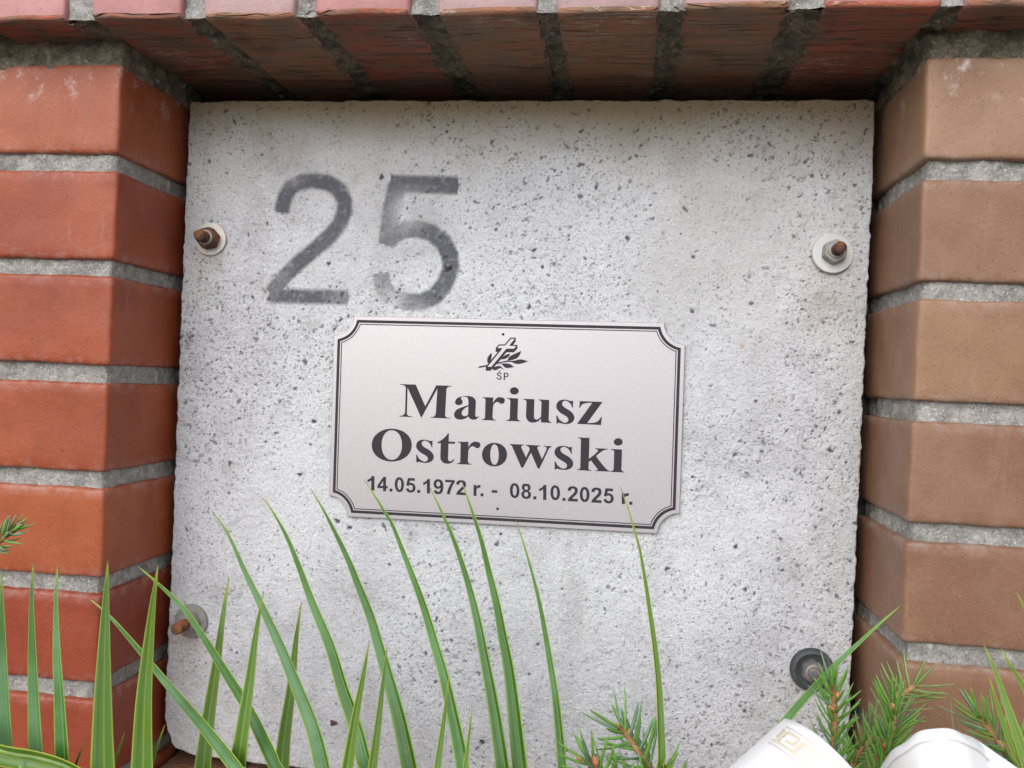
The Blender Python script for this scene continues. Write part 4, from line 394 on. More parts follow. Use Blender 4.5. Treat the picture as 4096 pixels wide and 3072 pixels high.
EMBLEM=[[[(273.65,350.82),(277.79,350.88),(277.8,347.87),(275.94,345.3),(279.31,345.36),(279.35,342.44),(276.75,339.41),(271.03,339.34),(267.69,335.02),(264.87,331.42),(261.64,327.38),(260.42,326.16),(259.21,324.63),(255.38,324.47),(255.24,327.97),(257.0,330.0),(264.12,339.22),(262.41,339.3),(262.51,342.52),(264.71,345.26),(269.36,345.42)],[(274.11,349.92),(276.93,349.93),(272.79,344.43),(278.14,344.43),(276.77,342.29),(270.91,342.21),(259.65,327.64),(256.61,327.6),(267.94,342.36),(263.76,342.37),(265.17,344.38),(269.77,344.46)]],[[(259.25,338.43),(259.41,337.96),(259.54,337.47),(259.62,336.98),(259.66,336.48),(259.67,335.98),(259.62,335.3),(259.52,334.63),(259.39,333.96),(259.22,333.3),(259.01,332.65),(257.13,330.14),(256.85,330.51),(256.61,330.9),(256.41,331.32),(256.27,331.76),(256.19,332.21),(256.16,332.78),(256.19,333.36),(256.28,333.94),(256.43,334.5),(256.64,335.03),(257.05,335.78),(257.52,336.5),(258.05,337.19),(258.63,337.83)]],[[(256.89,329.15),(250.41,327.78),(249.11,326.19),(255.53,327.64)]],[[(267.69,334.94),(268.11,335.44),(268.56,335.91),(269.06,336.34),(269.58,336.73),(270.14,337.07),(270.85,337.44),(271.58,337.76),(272.34,338.02),(273.11,338.24),(273.89,338.41),(273.77,337.87),(273.59,337.34),(273.36,336.83),(273.07,336.35),(272.73,335.91),(272.31,335.5),(271.84,335.13),(271.33,334.81),(270.8,334.53),(270.26,334.28),(269.54,334.06),(268.8,333.93),(268.05,333.82),(267.31,333.66),(266.62,333.39),(266.18,333.1),(265.77,332.75),(265.41,332.34),(265.11,331.9),(264.87,331.42)]],[[(282.37,340.82),(282.27,340.16),(282.12,339.5),(281.92,338.86),(281.67,338.23),(281.38,337.63),(281.04,337.05),(280.66,336.49),(280.23,335.96),(279.76,335.47),(279.24,335.04),(278.63,334.67),(277.98,334.37),(277.3,334.12),(276.61,333.89),(275.92,333.66),(275.35,333.47),(274.77,333.29),(274.18,333.13),(273.59,332.98),(273.0,332.85),(272.0,333.04),(272.23,333.74),(272.53,334.43),(272.9,335.08),(273.34,335.69),(273.84,336.23),(274.53,336.79),(275.28,337.26),(276.08,337.67),(276.89,338.07),(277.69,338.47),(278.61,338.96),(279.55,339.44),(280.48,339.91),(281.42,340.37)]],[[(264.87,331.34),(271.72,332.94),(271.97,332.86),(272.22,332.79),(272.48,332.74),(272.74,332.72),(273.0,332.71),(273.88,332.76),(274.75,332.82),(275.62,332.91),(276.49,333.02),(277.35,333.16),(278.3,333.38),(279.24,333.67),(280.18,333.96),(281.12,334.21),(282.08,334.37),(282.65,334.37),(283.21,334.28),(283.78,334.15),(284.34,334.0),(284.91,333.87),(285.54,333.74),(286.18,333.61),(286.81,333.48),(287.44,333.35),(288.07,333.21),(287.49,332.87),(286.88,332.56),(286.26,332.27),(285.63,332.01),(284.99,331.78),(284.12,331.5),(283.24,331.24),(282.35,331.01),(281.45,330.82),(280.55,330.69),(279.98,330.65),(279.41,330.67),(278.85,330.73),(278.28,330.83),(277.72,330.94),(277.15,331.12),(276.58,331.36),(276.02,331.61),(275.46,331.82),(274.87,331.95),(274.08,331.99),(273.29,331.95),(272.5,331.87),(271.72,331.77),(270.93,331.66),(270.2,331.55),(269.47,331.43),(268.74,331.29),(268.01,331.13),(267.29,330.96),(263.66,329.92)]],[[(267.31,330.45),(268.32,330.57),(269.34,330.65),(270.35,330.69),(271.37,330.69),(272.39,330.65),(272.91,330.6),(273.44,330.5),(273.95,330.37),(274.46,330.2),(274.95,330.0),(275.27,329.8),(275.55,329.54),(275.81,329.26),(276.09,329.0),(276.41,328.8),(276.7,328.68),(277.01,328.59),(277.33,328.53),(277.65,328.51),(277.97,328.52),(277.34,328.3),(276.71,328.1),(276.07,327.92),(275.42,327.76),(274.77,327.62),(274.16,327.5),(273.54,327.39),(272.92,327.3),(272.3,327.26),(271.68,327.27),(271.26,327.33),(270.84,327.43),(270.44,327.58),(270.05,327.76),(269.68,327.98),(269.27,328.33),(268.93,328.76),(268.59,329.19),(268.22,329.57),(267.76,329.8),(266.85,330.0),(265.91,330.1),(264.96,330.1),(264.02,330.0),(263.1,329.82)]],[[(261.5,327.32),(262.03,327.62),(262.57,327.88),(263.13,328.12),(263.7,328.31),(264.29,328.46),(264.73,328.55),(265.19,328.6),(265.65,328.61),(266.11,328.57),(266.55,328.47),(266.88,328.32),(267.19,328.12),(267.47,327.87),(267.74,327.61),(268.01,327.35),(268.38,327.0),(268.74,326.65),(269.1,326.28),(269.44,325.9),(269.78,325.52),(269.4,325.79),(269.01,326.03),(268.6,326.26),(268.18,326.46),(267.76,326.64),(267.48,326.74),(267.2,326.83),(266.91,326.89),(266.62,326.9),(266.33,326.87),(265.92,326.72),(265.54,326.51),(265.16,326.26),(264.79,326.02),(264.4,325.81),(264.02,325.63),(263.64,325.43),(263.25,325.26),(262.85,325.15),(262.45,325.12),(262.0,325.19),(261.57,325.33),(261.15,325.53),(260.77,325.78),(260.42,326.07)]]]
PINS=[(267.77,-3.5,353.14),(269.14,-3.5,218.17)]
NUMBER_STROKES=[([(83.5,445.2),(84.0,450.8),(86.0,458.6),(90.5,465.6),(98.4,469.5),(108.8,470.8),(120.9,469.4),(130.7,463.7),(135.4,454.6),(135.4,446.2),(131.8,436.2),(124.3,426.8),(110.4,414.3),(97.2,403.2),(85.6,391.3),(77.2,379.5)],6.248141177999545),([(75.6,377.5),(141.8,378.6)],5.7014288249245855),([(172.2,469.1),(226.8,468.2)],6.8729552957995),([(177.8,467.7),(174.7,447.5),(171.9,420.9)],7.41966764887446),([(171.0,423.2),(177.8,429.2),(187.0,433.3),(196.3,433.9),(206.5,431.4),(216.8,424.0),(222.6,413.6),(223.8,403.1),(219.7,391.0),(211.7,381.0),(200.3,376.1),(187.9,376.5),(176.0,380.0),(169.4,387.4),(167.6,398.4)],6.638650001624517)]
LEAVES=[('arc',[(41.3,-170.0,173.7),(60.7,-175.8,165.1),(87.5,-185.0,149.1),(113.3,-194.4,133.1),(138.3,-203.8,118.3),(165.7,-215.0,101.2)],9.31),('arc',[(48.7,-130.0,185.4),(68.8,-137.8,177.1),(93.6,-148.2,165.3),(113.1,-158.1,151.7),(135.3,-170.4,135.2),(156.8,-183.1,119.2),(181.2,-200.0,97.8)],9.14),('arc',[(95.2,-120.0,222.3),(111.3,-127.7,209.0),(129.1,-138.5,188.7),(143.1,-146.9,173.7),(162.9,-159.6,152.3),(180.9,-172.4,131.4),(195.6,-183.7,114.0),(207.0,-195.0,96.5)],10.02),('arc',[(124.4,-110.0,232.1),(131.2,-113.0,227.7),(148.0,-122.5,211.4),(162.6,-132.7,192.9),(176.9,-143.7,173.5),(193.6,-156.3,152.9),(207.1,-168.9,132.6),(217.7,-178.4,118.6),(228.6,-190.0,101.7)],9.8),('arc',[(154.4,-100.0,238.9),(165.9,-106.4,227.6),(177.3,-113.5,214.9),(190.7,-122.5,198.8),(201.4,-130.7,184.2),(213.4,-140.4,167.5),(222.9,-149.8,151.4),(232.2,-159.1,136.1),(242.8,-170.8,118.0),(253.9,-185.0,96.8)],9.81),('arc',[(188.7,-90.0,245.7),(199.2,-96.0,235.4),(207.3,-101.0,226.8),(214.6,-105.6,219.2),(225.0,-114.1,203.6),(235.4,-123.0,188.0),(245.6,-132.4,171.8),(254.5,-142.0,155.6),(263.2,-151.7,140.1),(270.8,-161.7,124.5),(278.3,-172.5,108.3),(283.0,-180.0,97.6)],8.39),('arc',[(234.7,-90.0,243.4),(244.4,-97.1,230.2),(254.1,-104.7,216.3),(262.6,-112.5,201.8),(271.2,-121.7,185.2),(278.8,-131.2,168.1),(285.0,-140.5,151.9),(291.1,-149.9,136.2),(297.2,-160.2,119.9),(304.9,-175.0,97.6)],8.88),('arc',[(255.5,-85.0,248.4),(265.4,-94.1,230.1),(274.0,-102.8,213.1),(281.5,-112.1,195.0),(288.9,-121.6,177.4),(294.9,-130.9,160.5),(300.8,-140.2,144.4),(305.8,-150.3,127.4),(314.3,-170.0,96.3)],9.42),('arc',[(293.8,-85.0,224.1),(299.9,-91.8,211.9),(308.2,-102.3,193.6),(315.2,-112.5,176.2),(321.0,-123.2,158.5),(326.7,-134.9,140.0),(331.0,-144.9,124.9),(337.6,-165.0,96.5)],7.58),('arc',[(363.0,-85.0,250.1),(368.8,-92.6,235.6),(371.2,-96.2,228.6),(376.2,-104.0,214.1),(380.2,-113.6,196.3),(383.7,-123.6,178.4),(387.0,-134.1,160.3),(389.3,-144.1,143.8),(390.4,-153.5,128.9),(391.8,-170.0,104.3)],6.53),('right',[(530.5,-130.0,198.0),(516.3,-137.8,187.9),(502.5,-145.9,177.3),(489.9,-153.4,167.7),(477.3,-161.6,156.9),(467.0,-168.5,147.9),(457.7,-175.1,139.1),(448.3,-182.7,128.8),(441.2,-190.0,118.3)],7.2),('up',[(13.9,-210.0,197.9),(18.9,-213.5,172.6),(25.2,-218.0,140.6),(30.9,-221.8,114.4),(35.9,-225.0,92.4)],12.37),('up',[(37.4,-215.0,204.6),(39.9,-217.9,183.6),(44.6,-221.6,158.5),(50.5,-225.8,129.9),(56.7,-230.0,101.8)],11.31),('up',[(55.8,-220.0,205.6),(58.0,-222.7,186.2),(63.2,-226.7,157.4),(68.7,-230.2,133.2),(75.8,-235.0,100.9)],10.72),('up',[(88.9,-225.0,211.2),(90.7,-227.9,190.0),(94.1,-232.5,157.5),(98.1,-237.0,125.8),(101.2,-240.0,105.7)],12.24),('up',[(115.3,-220.0,209.8),(114.9,-222.7,190.5),(115.3,-226.2,165.8),(116.6,-230.3,137.6),(120.0,-235.0,105.4)],10.88),('up',[(113.2,-130.0,183.7),(113.8,-137.5,158.9),(115.1,-146.1,131.3),(116.2,-156.1,100.3),(118.4,-165.0,74.0)],12.31),('up',[(163.2,-190.0,191.4),(161.6,-194.2,169.0),(161.1,-199.0,143.5),(160.3,-204.7,114.4),(160.2,-208.0,97.5)],9.16),('up',[(159.1,-120.0,167.6),(159.2,-127.0,144.3),(160.6,-135.5,116.6),(161.0,-144.1,89.8),(162.3,-150.0,71.8)],12.25),('up',[(232.6,-210.0,174.6),(231.2,-214.2,156.6),(229.3,-219.2,135.6),(228.0,-225.0,112.0)],7.56),('up',[(242.6,-210.0,174.0),(242.4,-214.0,157.5),(242.1,-219.1,136.7),(241.5,-225.0,113.4)],6.06),('up',[(276.0,-205.0,157.9),(275.8,-210.3,142.4),(275.0,-218.0,120.3),(274.9,-220.0,114.6)],5.73),('up',[(288.5,-200.0,140.9),(288.6,-207.0,127.9),(288.6,-215.0,113.8)],4.89),('up',[(324.9,-200.0,115.8),(324.4,-205.0,113.0),(324.3,-210.0,110.2)],3.47),('up',[(79.5,-225.0,112.3),(77.5,-227.7,102.2),(75.8,-230.0,93.5)],4.27),('up',[(102.8,-225.0,119.3),(101.0,-227.3,109.8),(98.9,-230.0,98.6)],4.17),('up',[(125.8,-225.0,125.3),(123.2,-227.3,114.7),(121.0,-230.0,102.2)],3.77),('edge',[(559.7,-200.0,224.6),(562.8,-204.2,216.8),(566.3,-211.6,202.9),(568.7,-220.2,186.6),(569.4,-229.6,169.0),(568.4,-240.0,150.4)],6.63),('edge',[(538.4,-220.0,201.5),(541.7,-226.4,190.3),(544.5,-234.3,176.4),(547.4,-243.3,161.4),(549.3,-250.0,150.8)],6.14),('edge',[(548.0,-215.0,199.4),(550.6,-219.8,192.7),(554.6,-226.4,184.0),(557.4,-234.3,173.2),(558.9,-243.8,160.2),(559.0,-250.0,151.8)],6.46),('edge',[(539.4,-225.0,188.2),(541.2,-232.5,175.4),(543.9,-240.5,162.8),(547.1,-246.6,154.4),(548.3,-250.0,149.6)],5.3),('edge',[(535.4,-190.0,166.9),(535.7,-192.1,158.7),(536.1,-194.2,150.8),(536.7,-197.0,140.3),(537.0,-200.0,129.0)],2.3),('edge',[(539.0,-190.0,156.9),(539.3,-191.6,152.4),(539.8,-193.6,146.8),(539.4,-200.0,129.2)],1.53)]
RACHIS=[(-8.8,-235.0,118.6),(44.7,-245.0,111.7),(67.8,-245.0,109.8),(89.3,-245.0,105.1),(127.7,-240.0,83.9),(181.1,-235.0,63.9),(245.6,-225.0,50.2),(322.2,-200.0,26.0)]
SPRIGS=[('left',[(-38.3,-200.0,180.9),(-16.1,-200.0,197.3),(2.5,-200.0,210.0),(8.7,-200.0,215.2),(12.8,-200.0,218.1)],[((9.7,-200.0,217.9),(12.4,-200.0,220.1)),((14.6,-200.0,220.7),(18.0,-200.0,223.8))],{'l': 14,'w': 1.9,'spread': 1.0,'dens': 1.5,'hue': 0.25}),('mid',[(394.2,-160.0,84.6),(385.8,-160.0,99.2),(377.9,-160.0,110.2),(372.2,-160.0,117.1),(367.8,-160.0,121.3)],[((368.5,-160.0,120.1),(366.0,-160.0,123.7)),((373.2,-160.0,116.9),(374.5,-160.0,121.1)),((370.1,-160.0,117.4),(366.6,-160.0,118.0))],{'l': 27,'w': 2.2,'spread': 1.15,'dens': 0.85,'hue': 0.45}),('midlow',[(389.4,-180.0,82.6),(375.4,-182.5,91.9),(361.4,-185.0,101.3),(355.0,-187.5,108.6),(350.9,-190.0,113.5)],[((349.5,-190.0,112.6),(344.7,-190.0,115.5)),((356.4,-190.0,109.8),(354.9,-190.0,117.0))],{'l': 26,'w': 2.0,'spread': 1.0,'dens': 1.0,'hue': 0.2}),('right',[(486.4,-160.0,97.2),(486.1,-162.5,122.8),(485.4,-165.0,135.4),(484.3,-167.5,148.3),(482.1,-170.0,159.0)],[((483.0,-170.0,156.3),(481.7,-170.0,161.7)),((484.9,-170.0,151.7),(485.5,-170.0,156.3)),((483.5,-170.0,144.7),(480.6,-170.0,147.9))],{'l': 21,'w': 1.8,'spread': 0.8,'dens': 0.95,'hue': 0.1}),('rightdense',[(515.6,-140.0,88.0),(520.1,-140.0,105.8),(522.5,-140.0,119.0),(524.3,-140.0,129.9),(523.2,-140.0,139.9)],[((524.0,-140.0,136.4),(522.3,-140.0,143.4)),((521.1,-140.0,113.1),(520.3,-140.0,123.8))],{'l': 23,'w': 1.6,'spread': 0.8,'dens': 1.5,'hue': 0.05}),('rightpale',[(528.0,-120.0,127.6),(534.1,-120.0,140.0),(538.7,-120.0,143.9),(541.9,-120.0,146.8)],[],{'l': 24,'w': 1.5,'spread': 1.2,'dens': 1.1,'hue': 0.7}),('rightend',[(592.6,-150.0,105.1),(583.4,-150.0,120.1),(577.4,-150.0,127.8),(572.2,-150.0,134.0),(565.2,-150.0,141.8)],[((568.4,-150.0,139.5),(564.4,-150.0,142.6)),((572.6,-150.0,132.2),(569.9,-150.0,136.2)),((569.1,-150.0,139.6),(569.6,-150.0,142.0))],{'l': 25,'w': 1.8,'spread': 0.9,'dens': 0.9,'hue': 0.3}),('rightback',[(504.0,-110.0,72.4),(509.2,-110.0,88.3),(514.5,-110.0,101.1),(520.1,-110.0,107.8),(522.8,-110.0,112.6)],[((510.3,-110.0,115.2),(507.8,-110.0,116.1)),((514.5,-110.0,102.6),(512.6,-110.0,105.2))],{'l': 20,'w': 1.3,'spread': 1.1,'dens': 1.7,'hue': 0.1})]
RIBBON_A=[(458.6,-235.0,150.5),(449.1,-240.0,161.1),(441.8,-250.0,167.7),(441.3,-262.0,172.1),(443.6,-272.0,175.0),(449.4,-282.0,174.8),(454.5,-288.0,171.9),(461.9,-292.0,165.9),(468.4,-294.0,158.5)]
RIBBON_B=[(483.5,-245.0,138.2),(484.9,-252.0,150.4),(486.2,-262.0,162.9),(488.7,-270.0,171.4),(492.2,-277.0,178.1),(496.7,-281.0,181.4),(502.5,-281.0,182.1),(509.0,-277.0,179.7),(517.3,-270.0,173.5),(526.3,-262.0,164.5),(533.5,-255.0,156.7),(543.4,-245.0,143.4)]
RIBBON_C=[(517.5,-255.0,170.2),(519.9,-262.0,171.2),(524.6,-266.0,168.8),(529.9,-268.0,165.8),(535.5,-268.0,162.3),(549.6,-265.0,151.3)]
MM = 0.001
# ---------------------------------------------------------------- brick wall round the niche
wall = empty("brick_wall", "clinker brick wall framing a niche, red pier to one side, tan pier to the other, lintel row above", "wall", (0.27, 0.0, -0.16))

def rounded_box(x0, x1, y0, y1, z0, z1, r, steps, wob=0.0006, seed=0.0):
    """lattice skin of a box with soft edges; steps = target cell size"""
    def axis(a, b):
        n = max(3, int(round((b - a - 2 * r) / steps)))
        inner = list(np.linspace(a + r, b - r, n))
        return [a, a + r * 0.12, a + r * 0.4] + inner + [b - r * 0.4, b - r * 0.12, b]
    X, Y, Z = axis(x0, x1), axis(y0, y1), axis(z0, z1)
    nx, ny, nz = len(X), len(Y), len(Z)
    idx, verts, faces, tag = {}, [], [], []
    def vid(i, j, k):
        key = (i, j, k)
        if key in idx:
            return idx[key]
        p = Vector((X[i], Y[j], Z[k]))
        q = Vector((min(max(p.x, x0 + r), x1 - r), min(max(p.y, y0 + r), y1 - r), min(max(p.z, z0 + r), z1 - r)))
        d = p - q
        if d.length > 1e-9:
            p = q + d.normalized() * r if d.length > r * 0.999 else q + d.normalized() * min(r, d.length)
        s = Vector((p.x * 38, p.y * 38, p.z * 38 + seed * 7.3))
        p = p + Vector((mnoise.noise(s), mnoise.noise(s + Vector((9, 1, 4))), mnoise.noise(s + Vector((2, 8, 5))))) * wob
        s2 = s * 3.9
        chip = max(0.0, mnoise.noise(s * 2.6 + Vector((5, 5, 5))) - 0.38) * 0.0022 if d.length > r * 0.9 else 0.0
        if chip and d.length > 1e-9:
            p = p - d.normalized() * chip
        p = p + Vector((mnoise.noise(s2), mnoise.noise(s2 + Vector((9, 1, 4))), mnoise.noise(s2 + Vector((2, 8, 5))))) * wob * 0.35
        idx[key] = len(verts)
        verts.append(p)
        return idx[key]
    def quad(a, b, c, d, t):
        faces.append((vid(*a), vid(*b), vid(*c), vid(*d)))
        tag.append(t)
    for i in range(nx - 1):
        for k in range(nz - 1):
            quad((i, 0, k), (i + 1, 0, k), (i + 1, 0, k + 1), (i, 0, k + 1), 'front')
            quad((i, ny - 1, k), (i, ny - 1, k + 1), (i + 1, ny - 1, k + 1), (i + 1, ny - 1, k), 'back')
    for i in range(nx - 1):
        for j in range(ny - 1):
            quad((i, j, 0), (i, j + 1, 0), (i + 1, j + 1, 0), (i + 1, j, 0), 'bottom')
            quad((i, j, nz - 1), (i + 1, j, nz - 1), (i + 1, j + 1, nz - 1), (i, j + 1, nz - 1), 'top')
    for j in range(ny - 1):
        for k in range(nz - 1):
            quad((0, j, k), (0, j, k + 1), (0, j + 1, k + 1), (0, j + 1, k), 'left')
            quad((nx - 1, j, k), (nx - 1, j + 1, k), (nx - 1, j + 1, k + 1), (nx - 1, j, k + 1), 'right')
    return verts, faces, tag

def brick(x0, x1, y0, y1, z0, z1, mat, r=0.0034, steps=0.0055, seed=None, under=None, wob=0.0007, tilt=0.0):
    seed = random.random() * 50 if seed is None else seed
    v, f, t = rounded_box(x0, x1, y0, y1, z0, z1, r, steps, wob, seed)
    c = Vector(((x0 + x1) / 2, (y0 + y1) / 2, (z0 + z1) / 2))
    v = [p - c for p in v]
    if tilt:
        v = [Vector((p.x, p.y, p.z + p.x * tilt)) for p in v]
    o = mesh_obj("brick", v, f, [mat] if under is None else [mat, under], wall, loc=c - wall.location)
    if under is not None:
        hz = (z1 - z0) / 2
        for poly, tg in zip(o.data.polygons, t):
            if tg == 'bottom' or (tg == 'front' and poly.center.z < -hz + 0.0036):
                poly.material_index = 1
    h = (z1 - z0) / 2
    at = o.data.attributes.new("rim", 'FLOAT', 'POINT')
    at.data.foreach_set("value", [max(0.0, 1 - (h - abs(p.z)) / 0.007) for p in v])
    at = o.data.attributes.new("upper", 'FLOAT', 'POINT')
    at.data.foreach_set("value", [max(0.0, min(1.0, (p.z / h + 0.15) / 1.0)) for p in v])
    return o

FY = -0.0837          # face of the piers
CP = 0.077            # course pitch
ZT = 0.5350           # top of the uppermost pier brick
for i in range(9):
    z1 = ZT - CP * i
    dz = random.uniform(-0.0006, 0.0006)
    first = i == 0
    brick(-0.236, -0.0062 + random.uniform(-0.0006, 0.0006), FY + random.uniform(-0.0006, 0.0006), 0.036, z1 - 0.0648 + dz, z1 + dz,
          RED_TOP if first else RED, tilt=random.uniform(-0.003, 0.003))
    brick(0.5445 + random.uniform(-0.0006, 0.0006), 0.782, FY + random.uniform(-0.0006, 0.0006), 0.036, z1 - 0.0652 + dz - 0.0005, z1 - 0.0008 + dz,
          TAN_TOP if first else TAN, tilt=random.uniform(-0.003, 0.003))
    # the next brick along each course, outside the picture
    brick(-0.498, -0.248, FY, 0.036, z1 - 0.0648, z1, RED, steps=0.03)
    brick(0.794, 1.044, FY, 0.036, z1 - 0.0652, z1, TAN, steps=0.03)

# lintel: bricks standing on end, projecting 35 mm beyond the piers
LY, LZ = -0.119, 0.5512
joints = [(-0.0264, -0.0079), (0.0582, 0.0733), (0.1379, 0.1513), (0.2155, 0.2328), (0.2975, 0.3102),
          (0.3747, 0.3892), (0.4535, 0.4732), (0.5404, 0.5530)]
spans = [(-0.0925, joints[0][0])] + [(joints[i][1], joints[i + 1][0]) for i in range(7)] + [(0.5530, 0.6185)]
lint_mats = [(SKY_PINK_A, UNDER_R), (SKY_PINK_A, UNDER_R), (SKY_PINK_B, UNDER_T), (SKY_PINK_A, UNDER_R), (SKY_PINK_B, UNDER_T), (SKY_PINK_B, UNDER_T),
             (SKY_PINK_B, UNDER_T), (SKY_PINK_A, UNDER_R), (SKY_PINK_A, UNDER_R)]
for k in range(1, 6):
    spans.append((0.6185 + 0.013 + (k - 1) * 0.078, 0.6185 + k * 0.078))
    lint_mats.append((SKY_PINK_A, UNDER_R))
    spans.append((-0.0925 - k * 0.078, -0.0925 - 0.013 - (k - 1) * 0.078))
    lint_mats.append((SKY_PINK_A, UNDER_R))
for (a, b), (mf, mu) in zip(spans, lint_mats):
    brick(a, b, LY + random.uniform(-0.001, 0.001), 0.131, LZ + random.uniform(-0.0008, 0.0008), LZ + 0.12, mf, under=mu, r=0.0034,
          steps=0.009 if -0.1 < a < 0.6 else 0.03, wob=0.0011)

# sill bricks below the slab
for k in range(8):
    a = -0.004 + k * 0.069
    brick(a, a + 0.062, FY + 0.004, 0.036, -0.155, -0.0115 + random.uniform(-0.0006, 0.0006), TAN if k > 2 else UNDER_T, steps=0.02)

def grid_strip(name, P, nu, nv, mat, amp, freq, parent=wall, nrm=(0, -1, 0), edge=0.0, seed=0.0):
    """rough sheet P(u,v) pushed along nrm by fractal noise: a bed of mortar"""
    verts, faces = [], []
    nrm = Vector(nrm)
    for j in range(nv + 1):
        for i in range(nu + 1):
            p = Vector(P(i / nu, j / nv))
            s = p * freq + Vector((seed, seed * 2, seed * 3))
            h = mnoise.fractal(s, 0.6, 2.1, 5)
            verts.append(p + nrm * (h * amp))
    for j in range(nv):
        for i in range(nu):
            a = j * (nu + 1) + i
            faces.append((a, a + 1, a + nu + 2, a + nu + 1))
    return verts, faces

def mortar(parts, mat, name="mortar"):
    V, F = [], []
    for v, f in parts:
        b = len(V)
        V += v
        F += [tuple(i + b for i in q) for q in f]
    return mesh_obj(name, V, F, mat, wall)

def solid_box(x0, x1, y0, y1, z0, z1):
    v = [(x, y, z) for x in (x0, x1) for y in (y0, y1) for z in (z0, z1)]
    f = [(0, 1, 3, 2), (4, 6, 7, 5), (0, 4, 5, 1), (2, 3, 7, 6), (0, 2, 6, 4), (1, 5, 7, 3)]
    return [Vector(p) for p in v], f

# pier joints: one bed per course, its face a few millimetres back
def bed(x0, x1, z0, z1, inner, seed):
    """front strip and reveal strip of one joint, turning the corner at the niche"""
    y = FY + 0.0052
    parts = []
    n = int((x1 - x0) / 0.0016)
    xr = x1 - 0.0052 if inner == 'right' else x0 + 0.0052
    if inner == 'right':
        path = [(x0, y), (xr - 0.003, y), (xr - 0.0008, y + 0.0008), (xr, y + 0.003), (xr, 0.036)]
    else:
        path = [(x1, y), (xr + 0.003, y), (xr + 0.0008, y + 0.0008), (xr, y + 0.003), (xr, 0.036)]
    L = [0.0]
    for a, b in zip(path, path[1:]):
        L.append(L[-1] + math.hypot(b[0] - a[0], b[1] - a[1]))
    def at(s):
        for i in range(len(path) - 1):
            if s <= L[i + 1] + 1e-9:
                t = (s - L[i]) / (L[i + 1] - L[i])
                a, b = path[i], path[i + 1]
                return (a[0] + (b[0] - a[0]) * t, a[1] + (b[1] - a[1]) * t), i
        return path[-1], len(path) - 2
    nu, nv = int(L[-1] / 0.0016), 9
    verts, faces = [], []
    for j in range(nv + 1):
        for i in range(nu + 1):
            (x, yy), seg = at(L[-1] * i / nu)
            tv = j / nv
            z = z0 - 0.004 + (z1 - z0 + 0.008) * tv
            s = Vector((x, yy, z)) * 160 + Vector((seed, 0, 0))
            h = mnoise.fractal(s, 0.7, 2.1, 5) * 0.0013 + mnoise.noise(Vector((x * 30, yy * 30, seed))) * 0.0016
            sgn = 1 if inner == 'right' else -1
            if seg <= 1:
                yy -= h
            elif seg >= 3:
                x += h * sgn
            else:
                yy -= h * 0.7
                x += h * 0.7 * sgn
            verts.append(Vector((x, yy, z)))
    for j in range(nv):
        for i in range(nu):
            a = j * (nu + 1) + i
            faces.append((a, a + 1, a + nu + 2, a + nu + 1))
    return verts, faces

for i in range(8):
    zt = ZT - CP * i - 0.0648
    mortar([bed(-0.498, -0.0062, zt - 0.0125, zt + 0.0008, 'right', 3.1 * i)], MORTAR)
    mortar([bed(0.5445, 1.044, zt - 0.0130, zt + 0.0004, 'left', 5.7 * i + 40)], MORTAR)

# perpends of the outer bricks
mortar([solid_box(-0.2475, -0.2365, FY + 0.0055, 0.03, -0.16, ZT)], MORTAR)
mortar([solid_box(0.7825, 0.7935, FY + 0.0055, 0.03, -0.16, ZT)], MORTAR)

# thick grimy bed between the piers and the lintel
def top_bed(xa, xb, xc, seed, sgn):
    z0, z1 = ZT - 0.004, LZ + 0.005
    y = FY + 0.0018
    path = [(xa, y), (xb - sgn * 0.006, y), (xb - sgn * 0.001, y + 0.002), (xb, y + 0.008), (xb, 0.036)]
    L = [0.0]
    for a, b in zip(path, path[1:]):
        L.append(L[-1] + math.hypot(b[0] - a[0], b[1] - a[1]))
    nu, nv = int(L[-1] / 0.002), 12
    verts, faces = [], []
    for j in range(nv + 1):
        for i in range(nu + 1):
            s = L[-1] * i / nu
            k = max(q for q in range(len(path) - 1) if s >= L[q] - 1e-9)
            t = (s - L[k]) / (L[k + 1] - L[k])
            x = path[k][0] + (path[k + 1][0] - path[k][0]) * t
            yy = path[k][1] + (path[k + 1][1] - path[k][1]) * t
            z = z0 + (z1 - z0) * j / nv
            h = mnoise.fractal(Vector((x, yy, z)) * 70 + Vector((seed, 0, 0)), 0.7, 2.1, 5) * 0.0035
            if k <= 1:
                yy -= h
            elif k >= 3:
                x += h * sgn
            else:
                yy -= h * 0.7
                x += h * 0.7 * sgn
            verts.append(Vector((x, yy, z)))
    for j in range(nv):
        for i in range(nu):
            a = j * (nu + 1) + i
            faces.append((a, a + 1, a + nu + 2, a + nu + 1))
    return verts, faces
mortar([top_bed(-0.498, -0.0075, 0, 3.0, 1)], MORTAR_DARK)
mortar([top_bed(1.044, 0.5460, 0, 9.0, -1)], MORTAR_DARK)

# joints between the lintel bricks: pale and clean on the face, grimy underneath
def lint_joint(a, b, seed):
    parts_f = grid_strip("m", lambda u, v: (a - 0.003 + (b - a + 0.006) * u, LY + 0.004, LZ + 0.001 + 0.117 * v), 10, 60, None, 0.0018, 120, seed=seed)
    parts_u = grid_strip("m", lambda u, v: (a - 0.003 + (b - a + 0.006) * u, LY + 0.004 + 0.24 * v, LZ + 0.0012), 12, 130, None, 0.0040, 75, nrm=(0, 0, -1), seed=seed + 5)
    mortar([parts_f], MORTAR)
    o = mortar([parts_u], MORTAR_DARK)
    return o
allj = list(joints) + [(0.6185 + (k - 1) * 0.078, 0.6185 + 0.013 + (k - 1) * 0.078) for k in range(1, 3)] + \
    [(-0.0925 - 0.013 - (k - 1) * 0.078, -0.0925 - (k - 1) * 0.078) for k in range(1, 3)]
for i, (a, b) in enumerate(allj):
    lint_joint(a, b, 11.0 * i)

